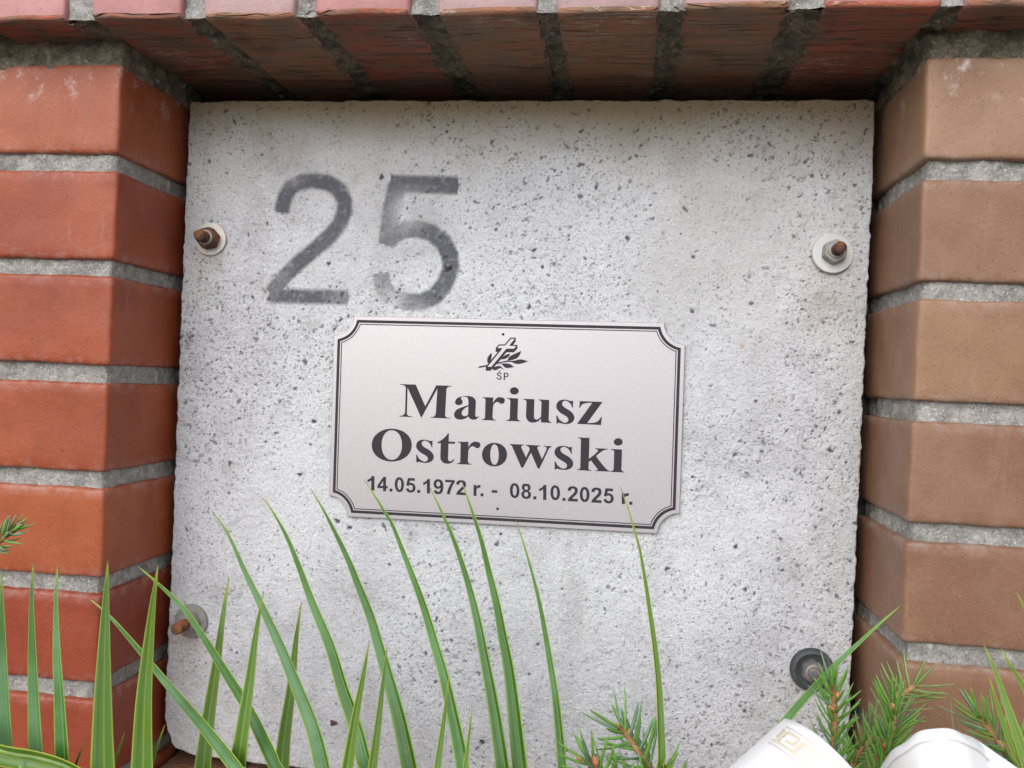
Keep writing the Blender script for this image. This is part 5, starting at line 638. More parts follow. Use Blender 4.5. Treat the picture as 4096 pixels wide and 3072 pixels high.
# sill bed and the block core that closes the niche
mortar([grid_strip("m", lambda u, v: (-0.006 + 0.556 * u, FY + 0.012 + 0.115 * v, -0.0150), 180, 40, None, 0.002, 90, nrm=(0, 0, 1))], MORTAR_DARK)
v, f = solid_box(-0.498, 1.044, 0.042, 0.24, -0.16, 0.548)
core = mesh_obj("wall_core", v, f, CORE, wall, smooth=False)
v, f = solid_box(-0.498, 1.044, -0.112, 0.24, LZ + 0.1225, LZ + 0.13)
mortar([(v, f)], MORTAR)
for k in range(6):
    brick(-0.498 + 0.257 * k, -0.498 + 0.257 * k + 0.247, LY + 0.002, 0.0, LZ + 0.131, LZ + 0.196, RED, steps=0.03)
v, f = solid_box(-0.51, 1.056, -0.14, 0.25, LZ + 0.199, LZ + 0.24)
cap = mesh_obj("coping", v, f, TAN, wall, smooth=False)

# ---------------------------------------------------------------- ground
GROUND = simple("grey_paving", (0.15, 0.142, 0.13), 0.9, bump=(60, 0.003), spot=((0.075, 0.072, 0.066), 12, 0.4, 0.65))
g = mesh_obj("ground", [(-150, -150, -0.16), (150, -150, -0.16), (150, 150, -0.16), (-150, 150, -0.16)], [(0, 1, 2, 3)], GROUND, smooth=False)
g["kind"] = "structure"

# ---------------------------------------------------------------- concrete slab
SW, SH, ST = 0.5367, 0.5352, 0.038
slab = empty("concrete_slab", "pale pitted concrete slab closing the niche, stencilled with a faded grey 25", "slab", (SW / 2, 0.02, 0.0))
N = 700
dx = SW / (N - 1)
gx = np.linspace(0, SW, N)
gz = np.linspace(0, SH, N)
XX, ZZ = np.meshgrid(gx, gz)            # rows: z, cols: x
def smooth_noise(shape, cells, seed):
    r = np.random.default_rng(seed)
    gsz = cells + 3
    a = r.random((gsz, gsz))
    yy = np.linspace(0, cells, shape[0]); xx = np.linspace(0, cells, shape[1])
    yi = yy.astype(int); xi = xx.astype(int)
    fy = yy - yi; fx = xx - xi
    fy = fy * fy * (3 - 2 * fy); fx = fx * fx * (3 - 2 * fx)
    A = a[np.ix_(yi, xi)]; B = a[np.ix_(yi, xi + 1)]; Cc = a[np.ix_(yi + 1, xi)]; D = a[np.ix_(yi + 1, xi + 1)]
    return (A * (1 - fx) + B * fx) * (1 - fy)[:, None] + (Cc * (1 - fx) + D * fx) * fy[:, None]
def fbm(cells, octs, seed):
    s = 0; amp = 1; tot = 0
    for o in range(octs):
        s = s + smooth_noise((N, N), cells * 2 ** o, seed + o) * amp
        tot += amp; amp *= 0.55
    return s / tot
H = (fbm(5, 4, 1) - 0.5) * 0.0012 + (fbm(60, 3, 20) - 0.5) * 0.0010
pit = np.zeros((N, N))
dens = fbm(5, 3, 60)
ragged = fbm(230, 2, 700)
def add_pit(cx, cz, rad, depth, el, ang, dark):
    w = int(rad * el / dx) + 3
    ci, cj = int(cx / dx), int(cz / dx)
    i0, i1, j0, j1 = max(0, ci - w), min(N, ci + w + 1), max(0, cj - w), min(N, cj + w + 1)
    if i0 >= i1 or j0 >= j1:
        return
    X = gx[i0:i1][None, :] - cx; Z = gz[j0:j1][:, None] - cz
    ca, sa = math.cos(ang), math.sin(ang)
    a = (X * ca + Z * sa) / (rad * el); b = (-X * sa + Z * ca) / rad
    d = np.sqrt(a * a + b * b) + (ragged[j0:j1, i0:i1] - 0.5) * 1.5
    k = np.clip(1.25 - d, 0, 1); k = np.clip(k * 2.2, 0, 1); k = k * k * (3 - 2 * k)
    H[j0:j1, i0:i1] = np.minimum(H[j0:j1, i0:i1], H[j0:j1, i0:i1] * (1 - k) - depth * k)
    pit[j0:j1, i0:i1] = np.maximum(pit[j0:j1, i0:i1], k * dark)
n_made = 0
while n_made < 19000:
    cx, cz = rng.random() * SW, rng.random() * SH
    dn = dens[int(cz / SH * (N - 1)), int(cx / SW * (N - 1))]
    zrel = cz / SH
    pr = np.clip((dn - 0.34) * 3.0, 0.07, 1.0)
    if rng.random() > pr:
        continue
    u = rng.random()
    rad = 0.00026 + 0.00034 * u ** 2 + 0.0006 * u ** 28
    if zrel < 0.3:
        rad *= 0.9
    add_pit(cx, cz, rad, rad * rng.uniform(0.6, 1.2), rng.choice([1.0, 1.0, 1.3, 1.7, 2.4]), rng.uniform(-1.2, 1.6), rng.uniform(0.35, 1.0))
    n_made += 1
# shallow light dents
for _ in range(500):
    add_pit(rng.random() * SW, rng.random() * SH, rng.uniform(0.0008, 0.0022), rng.uniform(0.0002, 0.0005), rng.choice([1.0, 1.5, 2.4]), rng.uniform(-1, 1.4), 0.14)
# a few big holes noticed on the face
for (cx, cz, rad) in [(0.165, 0.474, 0.0026), (0.125, 0.405, 0.003), (0.289, 0.419, 0.003), (0.117, 0.278, 0.0034), (0.222, 0.403, 0.004), (0.36, 0.43, 0.0028),
                      (0.107, 0.235, 0.003), (0.14, 0.2, 0.0035), (0.15, 0.195, 0.003), (0.304, 0.115, 0.003), (0.46, 0.31, 0.0025), (0.488, 0.253, 0.0026),
                      (0.264, 0.0355, 0.0035), (0.352, 0.0333, 0.0024), (0.45, 0.2, 0.0026), (0.4, 0.18, 0.0026)]:
    add_pit(cx, cz, rad * 0.42, rad * 0.5, 1.5, rng.uniform(-0.6, 1.2), 1.0)
# crumbled rim
edge = np.minimum(np.minimum(XX, SW - XX), np.minimum(ZZ, SH - ZZ))
rim = 0.0009 + 0.0022 * (fbm(90, 3, 90) - 0.35)
k = np.clip(1 - edge / np.maximum(rim, 0.0006), 0, 1)
H -= k * k * 0.0030
# outline wander
ox = (fbm(90, 3, 120) - 0.5) * 0.0024
oz = (fbm(46, 4, 150) - 0.5) * 0.0030
fall = np.exp(-edge / 0.006)
cx_, cz_ = SW / 2, SH / 2
corner = np.exp(-((np.minimum(XX, SW - XX)) ** 2 + (np.minimum(ZZ, SH - ZZ)) ** 2) / (2 * 0.003 ** 2)) * 0.0012
bl = np.exp(-((XX) ** 2 + (ZZ) ** 2) / (2 * 0.012 ** 2)) * 0.008
VX = XX + ox * fall - np.sign(XX - cx_) * corner + bl
VZ = ZZ + oz * fall - np.sign(ZZ - cz_) * corner + bl * 0.6
# slab attributes
paint = np.zeros((N, N))
soft = smooth_noise((N, N), 40, 300) * 0.6 + smooth_noise((N, N), 160, 310) * 0.4
for pts, rad in NUMBER_STROKES:
    rad *= MM * 1.07; pts = [(a * MM, b * MM) for a, b in pts]
    best = np.full((N, N), 9.0)
    for s, ((ax, az), (bx, bz)) in enumerate(zip(pts, pts[1:])):
        ux, uz = bx - ax, bz - az
        L2 = ux * ux + uz * uz
        t = ((XX - ax) * ux + (ZZ - az) * uz) / L2
        lo = 0.0; hi = 1.0
        tc = np.clip(t, lo, hi)
        d = np.hypot(XX - ax - tc * ux, ZZ - az - tc * uz)
        L = math.sqrt(L2)
        if s == 0:
            d = np.where(t < 0, np.hypot(d, 0) + rad * 0.75, d)
        if s == len(pts) - 2:
            d = np.where(t > 1, d + rad * 0.75, d)
        best = np.minimum(best, d)
    w = 0.0018 + 0.0042 * soft
    paint = np.maximum(paint, np.clip((rad + w * 0.42 - best) / w, 0, 1))
paint = paint * paint * (3 - 2 * paint)
wear = fbm(10, 4, 330)
strength = np.clip(0.84 + (wear - 0.5) * 1.5, 0.45, 0.96)
def blotch(cx, cz, r, f):
    global strength
    strength = strength * (1 - f * np.exp(-((XX - cx) ** 2 + (ZZ - cz) ** 2) / (2 * r * r)))
blotch(0.186, 0.447, 0.011, 0.75); blotch(0.178, 0.375, 0.008, 0.7); blotch(0.199, 0.366, 0.008, 0.45)
blotch(0.135, 0.408, 0.008, 0.35); blotch(0.236, 0.372, 0.010, 0.35)
paint = paint * strength * np.clip(1.1 - (fbm(150, 2, 350) - 0.5) * 0.9, 0.7, 1.0)
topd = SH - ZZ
st = np.clip(1.15 - topd / (0.022 + 0.060 * fbm(6, 4, 400)), 0, 1) ** 1.2  # upper band: staining together with painted shade and bounce from the lintel
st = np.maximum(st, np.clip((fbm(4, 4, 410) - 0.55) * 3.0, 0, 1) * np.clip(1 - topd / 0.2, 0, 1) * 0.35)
grime = np.clip((fbm(4, 5, 420) - 0.52) * 3.4, 0, 1) * 0.5
grime = np.maximum(grime, np.clip(fbm(7, 5, 425) * 2.4 - 0.85, 0, 1) * np.exp(-(((XX - 0.42) / 0.11) ** 2 + ((ZZ - 0.42) / 0.12) ** 2)) * 0.6)
grime = np.maximum(grime, np.clip(1 - (SW - XX) / (0.02 + 0.05 * fbm(4, 3, 430)), 0, 1) * 0.30)
grime = np.maximum(grime, np.clip(1 - ZZ / (0.02 + 0.08 * fbm(4, 3, 440)), 0, 1) * 0.45)
rust = np.zeros((N, N))
BOLTS = [(0.0245, 0.4222), (0.5099, 0.4210), (0.0207, 0.1110), (0.5080, 0.1139)]
for (bx, bz), am in zip(BOLTS, (0.35, 0.5, 0.4, 0.25)):
    ddx = np.abs(XX - bx + 0.004); below = bz - ZZ
    rr = np.exp(-(ddx / 0.015) ** 2) * np.clip(below / 0.012, 0, 1) * np.clip(1 - (below - 0.012) / 0.055, 0, 1)
    rust = np.maximum(rust, rr * am * np.clip(fbm(16, 3, 500) * 1.8, 0, 1))
add = [(0.448, 0.3505, 0.0012)]
for cx, cz, r in add:
    rust = np.maximum(rust, np.exp(-((XX - cx) ** 2 + (ZZ - cz) ** 2) / (2 * r * r)) * 0.95)

co = np.empty((N * N, 3))
co[:, 0] = VX.ravel(); co[:, 1] = -H.ravel(); co[:, 2] = VZ.ravel()
ids = np.arange(N * N).reshape(N, N)
quads = np.stack([ids[:-1, :-1], ids[:-1, 1:], ids[1:, 1:], ids[1:, :-1]], -1).reshape(-1, 4)
ring = np.concatenate([ids[0, :], ids[1:, -1], ids[-1, -2::-1], ids[-2:0:-1, 0]])
nb = len(ring)
backs = co[ring].copy(); backs[:, 1] = ST
bi = np.arange(nb) + N * N
nxt = np.roll(np.arange(nb), -1)
side = np.stack([ring, bi, bi[nxt], ring[nxt]], -1)
co = np.concatenate([co, backs])
faces = np.concatenate([quads, side])
co -= np.array(slab.location)
me = bpy.data.meshes.new("slab_body")
me.vertices.add(len(co)); me.vertices.foreach_set("co", co.ravel())
me.loops.add(faces.size); me.loops.foreach_set("vertex_index", faces.ravel())
me.polygons.add(len(faces)); me.polygons.foreach_set("loop_start", np.arange(0, faces.size, 4))
me.polygons.foreach_set("use_smooth", np.ones(len(faces), bool))
me.update(calc_edges=True)
for nm, arr in (("pit", pit), ("paint", paint), ("stain_shade", st), ("grime", grime), ("rust", rust)):
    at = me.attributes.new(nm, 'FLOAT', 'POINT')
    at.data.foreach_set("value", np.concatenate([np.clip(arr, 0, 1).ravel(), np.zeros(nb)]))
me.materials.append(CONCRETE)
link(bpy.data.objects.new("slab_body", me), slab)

# ---------------------------------------------------------------- nameplate
ALU = NT("brushed_silver_plate")
_f = ALU.noise(ALU.mapped((1, 1, 1)), 900, 2)
ALU.color(ALU.mix(ALU.ramp(_f, 0.3, 0.7), (0.415, 0.382, 0.388), (0.445, 0.412, 0.418)))
ALU.rough(0.37)
ALU.bsdf.inputs["Metallic"].default_value = 0.45
ALU.bsdf.inputs["Specular IOR Level"].default_value = 0.5
ALU.bump(_f, 0.0001, 0.25)
INK = simple("dark_print", (0.030, 0.024, 0.028), 0.7, spec=0.25)
plate = empty("name_plate", "silver memorial nameplate with scooped corners, double black border and a cross emblem", "nameplate", (0.27, -0.002, 0.285))
PC = (0.2698, 0.2853); PW, PH, PR = 0.1370, 0.0795, 0.0158
PA = R(0.55)
def plate_pt(x, z):
    return (PC[0] + x * math.cos(PA) - z * math.sin(PA), PC[1] + x * math.sin(PA) + z * math.cos(PA))
def plate_outline(inset, n=14):
    w, h, r = PW - inset, PH - inset, PR + inset
    a0 = math.asin(inset / r)
    pts = []
    for sx, sz, start in ((1, 1, 270), (-1, 1, 0), (-1, -1, 90), (1, -1, 180)):
        cx, cz = sx * PW, sz * PH
        for k in range(n + 1):
            t = k / n
            ang = R(start) - a0 - t * (math.pi / 2 - 2 * a0)
            pts.append(plate_pt(cx + r * math.cos(ang), cz + r * math.sin(ang)))
    return pts
PF = -0.0030
o1, o2 = plate_outline(0.0), plate_outline(0.0004)
n = len(o1)
V = [Vector((x, -0.0002, z)) for x, z in o1] + [Vector((x, PF + 0.0003, z)) for x, z in o1] + [Vector((x, PF, z)) for x, z in o2]
F = []
for i in range(n):
    j = (i + 1) % n
    F += [(i, j, n + j, n + i), (n + i, n + j, 2 * n + j, 2 * n + i)]
F.append(tuple(range(2 * n, 3 * n)))
pb = mesh_obj("plate_sheet", V, F, ALU.mat, plate, smooth=False)
fix_normals(pb)
def ring_mesh(ia, ib, y):
    a, b = plate_outline(ia), plate_outline(ib)
    n = len(a)
    V = [Vector((x, y, z)) for x, z in a] + [Vector((x, y, z)) for x, z in b]
    return V, [(i, (i + 1) % n, n + (i + 1) % n, n + i) for i in range(n)]
v, f = ring_mesh(0.0031, 0.0053, PF - 0.00012)
mesh_obj("border_line", v, f, INK, plate, smooth=False)
v, f = ring_mesh(0.0062, 0.0069, PF - 0.00012)
mesh_obj("border_line", v, f, INK, plate, smooth=False)

def print_mesh(name, glyphs, layers=False, thick=0.00012):
    V, F = [], []
    for gi, g in enumerate(glyphs):
        cu = bpy.data.curves.new("tmp", 'CURVE')
        cu.dimensions = '2D'
        cu.fill_mode = 'BOTH'
        for contour in g:
            spn = cu.splines.new('POLY')
            spn.points.add(len(contour) - 1)
            for q, (x, z) in zip(spn.points, contour):
                q.co = (x * MM, z * MM, 0, 1)
            spn.use_cyclic_u = True
        ob = bpy.data.objects.new("tmp", cu)
        dm = bpy.data.meshes.new_from_object(ob)
        b = len(V)
        y = PF - thick - (gi * 0.00002 if layers else 0)
        V += [Vector((vv.co.x, y, vv.co.y)) for vv in dm.vertices]
        F += [tuple(i + b for i in pl.vertices) for pl in dm.polygons]
        bpy.data.objects.remove(ob)
        bpy.data.curves.remove(cu)
        bpy.data.meshes.remove(dm)
    return mesh_obj(name, V, F, INK, plate, smooth=False)
print_mesh("lettering", LETTER_LINE_A)
print_mesh("lettering", LETTER_LINE_B)
print_mesh("date_line", DATE_LINE)
print_mesh("lettering", SMALL_LINE)
print_mesh("emblem", EMBLEM, layers=True)
for (x, y, z) in PINS:
    bm = bmesh.new()
    bmesh.ops.create_uvsphere(bm, u_segments=14, v_segments=8, radius=0.0011)
    me = bpy.data.meshes.new("pin")
    bm.to_mesh(me); bm.free()
    me.materials.append(INK)
    o = bpy.data.objects.new("pin", me)
    link(o, plate)
    o.location = Vector((x * MM, PF, z * MM)) - plate.location
    o.scale = (1, 0.4, 1)

# ---------------------------------------------------------------- bolts
RUST = simple("rusty_steel", (0.075, 0.033, 0.022), 0.75, 0.2, bump=(900, 0.0006), spot=((0.20, 0.072, 0.026), 160, 0.48, 0.62))
ZINC = simple("dull_zinc", (0.52, 0.50, 0.46), 0.5, 0.35, bump=(300, 0.0003), spot=((0.52, 0.43, 0.30), 60, 0.45, 0.7))
ZINC_PALE = simple("pale_zinc", (0.50, 0.495, 0.48), 0.5, 0.3, bump=(300, 0.0003), spot=((0.56, 0.53, 0.48), 60, 0.45, 0.7))
ZINC_GREY = simple("grimy_zinc", (0.29, 0.27, 0.25), 0.6, 0.3, bump=(300, 0.0005), spot=((0.20, 0.16, 0.135), 70, 0.45, 0.7))
RUBBER = simple("dark_grey_rubber", (0.045, 0.050, 0.052), 0.6, 0.0, bump=(200, 0.0005), spot=((0.13, 0.13, 0.125), 80, 0.5, 0.7))
def lathe(name, prof, mat, parent, seg=40, hexa=False, wob=0.0):
    """profile [(radius, distance out from the slab)] turned round the -Y axis"""
    V, F = [], []
    for j, (r, y) in enumerate(prof):
        for i in range(seg):
            a = 2 * math.pi * i / seg
            rr = r
            if hexa:
                k = (a + math.pi / 6) % (math.pi / 3) - math.pi / 6
                rr = min(r * 1.12, r / math.cos(k)) if hexa == 1 else r
            V.append(Vector((rr * math.cos(a), -y, rr * math.sin(a))))
    for j in range(len(prof) - 1):
        for i in range(seg):
            F.append((j * seg + i, j * seg + (i + 1) % seg, (j + 1) * seg + (i + 1) % seg, (j + 1) * seg + i))
    F.append(tuple((len(prof) - 1) * seg + i for i in range(seg)))
    o = mesh_obj(name, V, F, mat, parent, smooth=False, loc=(0, 0, 0))
    fix_normals(o)
    for pl in o.data.polygons:
        pl.use_smooth = not hexa
    try:
        o.data.set_sharp_from_angle(angle=R(35))
    except Exception:
        pass
    return o
def thread(parent, r, y0, y1, mat):
    prof, y = [], y0
    k = 0
    while y < y1 - 0.001:
        prof.append((r - (0.0004 if k % 2 else 0.0), y))
        y += 0.0006
        k += 1
    prof += [(r - 0.0003, y1 - 0.0009), (r - 0.0009, y1 - 0.0002), (r - 0.0016, y1)]
    lathe("threaded_rod", prof, mat, parent, 24)
def bolt(x, z, label, wm, nm, rm, wr, rod, nut_h, rod_r=0.0048, rotz=0.0, lean=(0, 0), cup=False, spin=0.0):
    t = empty("anchor_bolt", label, "bolt", (x, -0.0006, z), "bolts holding the concrete slab")
    if cup:
        lathe("washer", [(wr, 0.0), (wr * 1.0, 0.0022), (wr * 0.93, 0.0042), (wr * 0.80, 0.0050), (wr * 0.62, 0.0030), (wr * 0.5, 0.0024)], wm, t)
    else:
        lathe("washer", [(wr, 0.0), (wr, 0.0016), (wr - 0.0004, 0.0020), (wr * 0.5, 0.0021)], wm, t)
    hb = 0.0022
    a = 0.0080
    nut = lathe("nut", [(a, hb), (a, hb + nut_h - 0.001), (a * 0.93, hb + nut_h), (a * 0.72, hb + nut_h + 0.0001)], nm, t, 36, hexa=1)
    nut.rotation_euler = (0, spin, 0)
    lathe("collar", [(rod_r + 0.0014, hb + nut_h - 0.0004), (rod_r + 0.0014, hb + nut_h + 0.0010), (rod_r + 0.0004, hb + nut_h + 0.0014)], ZINC_GREY, t, 28)
    thread(t, rod_r, hb, rod, rm)
    t.rotation_euler = (lean[0], 0, lean[1])
    return t
bolt(BOLTS[0][0], BOLTS[0][1], "rusty bolt at the upper left of the slab, brown nut on a yellowed washer", ZINC, RUST, RUST, 0.0134, 0.021, 0.0075, spin=0.3)
bolt(BOLTS[1][0], BOLTS[1][1], "bolt at the upper right of the slab, grey nut on a broad pale washer", ZINC_PALE, ZINC_GREY, RUST, 0.0150, 0.020, 0.0068, rod_r=0.0043, lean=(-0.10, 0.08), spin=0.1)
ZINC_DARK = simple("dark_grimy_nut", (0.13, 0.125, 0.12), 0.55, 0.3, bump=(300, 0.0005), spot=((0.20, 0.15, 0.15), 120, 0.5, 0.7))
RUST_ORANGE = simple("orange_rusty_steel", (0.12, 0.055, 0.03), 0.75, 0.2, bump=(900, 0.0006), spot=((0.26, 0.10, 0.035), 160, 0.45, 0.62))
bolt(BOLTS[2][0], BOLTS[2][1], "lower left bolt behind a palm leaflet, orange rod end on a grimy washer", ZINC_GREY, ZINC_GREY, RUST_ORANGE, 0.0138, 0.025, 0.0070, spin=0.5, rod_r=0.0046)
bolt(BOLTS[3][0], BOLTS[3][1], "lower right bolt behind spruce needles, seated in a cupped dark grey washer", RUBBER, ZINC_DARK, ZINC_DARK, 0.0158, 0.014, 0.006, cup=True)

# ---------------------------------------------------------------- palm fronds
LEAF_A = leaf_material("palm_leaf_upper", (0.032, 0.105, 0.008), (0.060, 0.178, 0.014), (0.32, 0.44, 0.05), (0.10, 0.24, 0.07))
LEAF_B = leaf_material("palm_leaf_yellow", (0.068, 0.145, 0.005), (0.135, 0.245, 0.009), (0.40, 0.44, 0.05), (0.10, 0.215, 0.035))
LEAF_C = leaf_material("palm_leaf_blue", (0.046, 0.135, 0.020), (0.078, 0.20, 0.038), (0.33, 0.45, 0.07), (0.15, 0.30, 0.13))
PALE = leaf_material("pale_blade", (0.16, 0.20, 0.12), (0.22, 0.26, 0.17), (0.30, 0.24, 0.15), (0.20, 0.25, 0.17))
STEM = simple("palm_stalk", (0.085, 0.16, 0.02), 0.4, bump=(300, 0.0004), spot=((0.20, 0.26, 0.04), 40, 0.45, 0.7))

def resample(pts, n):
    P = [Vector(p) for p in pts]
    P = [P[0] * 2 - P[1]] + P + [P[-1] * 2 - P[-2]]
    dense = []
    for i in range(1, len(P) - 2):
        for k in range(12):
            t = k / 12
            a, b, c, d = P[i - 1], P[i], P[i + 1], P[i + 2]
            dense.append(0.5 * ((2 * b) + (c - a) * t + (2 * a - 5 * b + 4 * c - d) * t * t + (3 * b - a - 3 * c + d) * t ** 3))
    dense.append(P[-2])
    L = [0.0]
    for a, b in zip(dense, dense[1:]):
        L.append(L[-1] + (b - a).length)
    out, j = [], 0
    for k in range(n + 1):
        s = L[-1] * k / n
        while j < len(L) - 2 and L[j + 1] < s:
            j += 1
        t = (s - L[j]) / max(1e-9, L[j + 1] - L[j])
        out.append(dense[j].lerp(dense[j + 1], min(1, t)))
    return out, L[-1]

def tube(pts, radii, seg=10):
    V, F = [], []
    n = len(pts)
    for i, p in enumerate(pts):
        d = (pts[min(n - 1, i + 1)] - pts[max(0, i - 1)]).normalized()
        s = d.cross(Vector((0.13, -0.9, 0.4))).normalized()
        u = s.cross(d)
        for k in range(seg):
            a = 2 * math.pi * k / seg
            V.append(p + (s * math.cos(a) + u * math.sin(a)) * radii[i])
    for i in range(n - 1):
        for k in range(seg):
            F.append((i * seg + k, i * seg + (k + 1) % seg, (i + 1) * seg + (k + 1) % seg, (i + 1) * seg + k))
    F.append(tuple(range(seg)))
    F.append(tuple((n - 1) * seg + k for k in reversed(range(seg))))
    return V, F

def leaflet(parent, pts, width, mat, tail=None, fold=0.35, twist=0.0, taper=0.62, face=0.0, thick=0.0004):
    """long folded blade: pts run from the tip to the base (mm, world)"""
    pts = [Vector(p) * MM for p in pts]
    if tail:
        d = (pts[-1] - pts[-2]).normalized()
        e = pts[-1] + d * 0.022
        pts = pts + [e] + [Vector(t) * MM for t in tail]
    n = 52
    c, L = resample(pts, n)
    view_up = Vector((0.0, -1.0, 0.15))
    V, F, UV = [], [], []
    cols = (-1.0, -0.55, 0.0, 0.55, 1.0)
    for i, p in enumerate(c):
        t = i / n                        # 0 tip, 1 base
        d = (c[max(0, i - 1)] - c[min(n, i + 1)]).normalized()      # towards the tip
        s = d.cross(view_up).normalized()          # to the side, in the picture plane
        ang = face + twist * t
        nrm = s.cross(d)
        s2 = s * math.cos(ang) + nrm * math.sin(ang)
        n2 = s2.cross(d)
        vis = min(1.0, (t / taper)) ** 0.8 if t < taper else 1.0
        w = width * MM * 0.61 * max(0.012, vis) / max(0.5, math.cos(ang))
        for u in cols:
            lift = (abs(u)) * fold * w
            V.append(p + s2 * (w * u) + (-n2) * (-lift) * 1.0)
            UV.append((u, 1 - t))
    nc = len(cols)
    nv = len(V)
    for i in range(n):
        for k in range(nc - 1):
            a = i * nc + k
            F.append((a, a + 1, a + nc + 1, a + nc))
    o = mesh_obj("leaflet", V, F, mat, parent)
    uvl = o.data.uv_layers.new(name="UVMap")
    for lp in o.data.loops:
        uvl.data[lp.index].uv = UV[lp.vertex_index]
    md = o.modifiers.new("thickness", 'SOLIDIFY')
    md.thickness = thick
    md.offset = 0
    return o

arc_leaves = [l for l in LEAVES if l[0] == 'arc']
up_leaves = [l for l in LEAVES if l[0] == 'up']
edge_leaves = [l for l in LEAVES if l[0] == 'edge']
right_leaf = [l for l in LEAVES if l[0] == 'right'][0]

# frond with the long arching leaflets
back = empty("palm_frond", "palm frond with long arching leaflets leaning left, tips crossing the nameplate", "palm frond", (0.36, -0.19, -0.16), "palm fronds before the slab")
rr = [Vector((0.085, -0.235, 0.010)), Vector((0.16, -0.225, 0.006)), Vector((0.24, -0.212, -0.004)), Vector((0.31, -0.20, -0.025)), Vector((0.35, -0.19, -0.05)), Vector((0.36, -0.19, -0.16))]
rp, _ = resample(rr, 40)
v, f = tube(rp, [0.0022 + 0.0030 * i / 40 for i in range(41)])
mesh_obj("stalk", v, f, STEM, back)
def near(rp, x):
    return min(rp, key=lambda q: abs(q.x - x))
mats_arc = [LEAF_C, LEAF_C, LEAF_C, LEAF_A, LEAF_A, LEAF_A, LEAF_A, LEAF_A, LEAF_A, LEAF_B]
for i, (kd, pts, w) in enumerate(arc_leaves):
    b = Vector(pts[-1]) * MM
    r_ = near(rp, b.x + 0.020 + 0.030 * max(0, 3 - i) / 3)
    leaflet(back, pts, w, mats_arc[i], tail=[tuple(r_ / MM)], fold=0.75, face=0.35 if i < 9 else -0.5, twist=-0.15, taper=0.75)

front = empty("palm_frond", "palm frond along the bottom left edge with stiff upright pointed leaflets", "palm frond", (0.33, -0.19, -0.16), "palm fronds before the slab")
rr = [Vector(p) * MM for p in RACHIS] + [Vector((0.335, -0.18, 0.0)), Vector((0.33, -0.19, -0.16))]
rp2, _ = resample(rr, 60)
v, f = tube(rp2, [0.0015 + 0.0022 * i / 60 for i in range(61)])
mesh_obj("stalk", v, f, STEM, front)
leaflet(front, [RACHIS[k] for k in (5, 4, 3, 2, 1, 0)], 9.5, LEAF_B, fold=0.7, face=-0.2, taper=0.25)
for i, (kd, pts, w) in enumerate(up_leaves):
    b = Vector(pts[-1]) * MM
    r_ = near(rp2, b.x - 0.012)
    mt = (LEAF_C, LEAF_C, LEAF_C, LEAF_B, LEAF_B, LEAF_B, LEAF_B, LEAF_B)[i] if i < 8 else LEAF_B
    leaflet(front, pts, w, mt, tail=[tuple(r_ / MM)], fold=0.45, face=-0.3 if i > 2 else 0.15, twist=0.1, taper=0.9)

side = empty("palm_frond", "palm frond cut off by the right edge, yellow tips over the tan bricks", "palm frond", (0.60, -0.22, -0.16), "palm fronds before the slab")
rr = [Vector((0.545, -0.25, 0.10)), Vector((0.575, -0.245, 0.06)), Vector((0.595, -0.235, 0.0)), Vector((0.60, -0.22, -0.16))]
rp3, _ = resample(rr, 30)
v, f = tube(rp3, [0.003 + 0.002 * i / 30 for i in range(31)])
mesh_obj("stalk", v, f, STEM, side)
for i, (kd, pts, w) in enumerate(edge_leaves):
    if i >= 4:
        continue
    b = Vector(pts[-1]) * MM
    leaflet(side, pts, w, LEAF_B, tail=[tuple(min(rp3, key=lambda q: (q - b).length) / MM)], fold=0.35, face=0.3, taper=0.8)

t = empty("grass_blade", "single long green blade slanting up to the right over the lower right bolt", "grass blade", (0.43, -0.19, -0.16))
leaflet(t, right_leaf[1], right_leaf[2], LEAF_C, tail=[(432, -190, 40), (430, -190, -160)], fold=0.5, face=0.55, twist=0.1, taper=0.7)
t = empty("dry_stalk", "two thin pale dry stalks standing before the lowest tan brick", "stalk", (0.505, -0.2, -0.16))
for i in (4, 5):
    kd, pts, w = edge_leaves[i]
    leaflet(t, pts, w, PALE, tail=[(505 + i, -200, -160)], fold=0.2, taper=0.3)

# ---------------------------------------------------------------- spruce sprigs
BARK = simple("spruce_twig", (0.30, 0.145, 0.055), 0.7, bump=(400, 0.0008), spot=((0.42, 0.24, 0.11), 220, 0.45, 0.65))
BUD = simple("spruce_bud", (0.36, 0.115, 0.045), 0.55, bump=(700, 0.0006), spot=((0.55, 0.26, 0.12), 260, 0.48, 0.65))
BUD_PINK = simple("pink_bud", (0.42, 0.16, 0.17), 0.5, bump=(700, 0.0006), spot=((0.16, 0.05, 0.06), 160, 0.45, 0.65))
def needle_material(name, a, b, tip):
    m = NT(name)
    uv = m.n("ShaderNodeUVMap")
    sp = m.n("ShaderNodeSeparateXYZ")
    m.l(uv.outputs[0], sp.inputs[0])
    c = m.mix(m.ramp(m.noise(m.mapped((1, 1, 1)), 160, 2), 0.35, 0.65), a, b)
    c = m.mix(m.ramp(m.math('ABSOLUTE', sp.outputs[0]), 0.75, 0.2, 0, 0.35), c, tip)
    c = m.mix(m.ramp(sp.outputs[1], 0.85, 1.0, 0, 0.6), c, tip)
    m.color(c)
    m.rough(0.4)
    m.bsdf.inputs["Specular IOR Level"].default_value = 0.55
    return m.mat
NEEDLE = [needle_material("spruce_needle_deep", (0.085, 0.24, 0.022), (0.15, 0.33, 0.038), (0.22, 0.34, 0.10)),
          needle_material("spruce_needle_blue", (0.080, 0.185, 0.070), (0.135, 0.25, 0.115), (0.25, 0.36, 0.21)),
          needle_material("spruce_needle_pale", (0.12, 0.20, 0.04), (0.18, 0.26, 0.06), (0.30, 0.36, 0.12))]

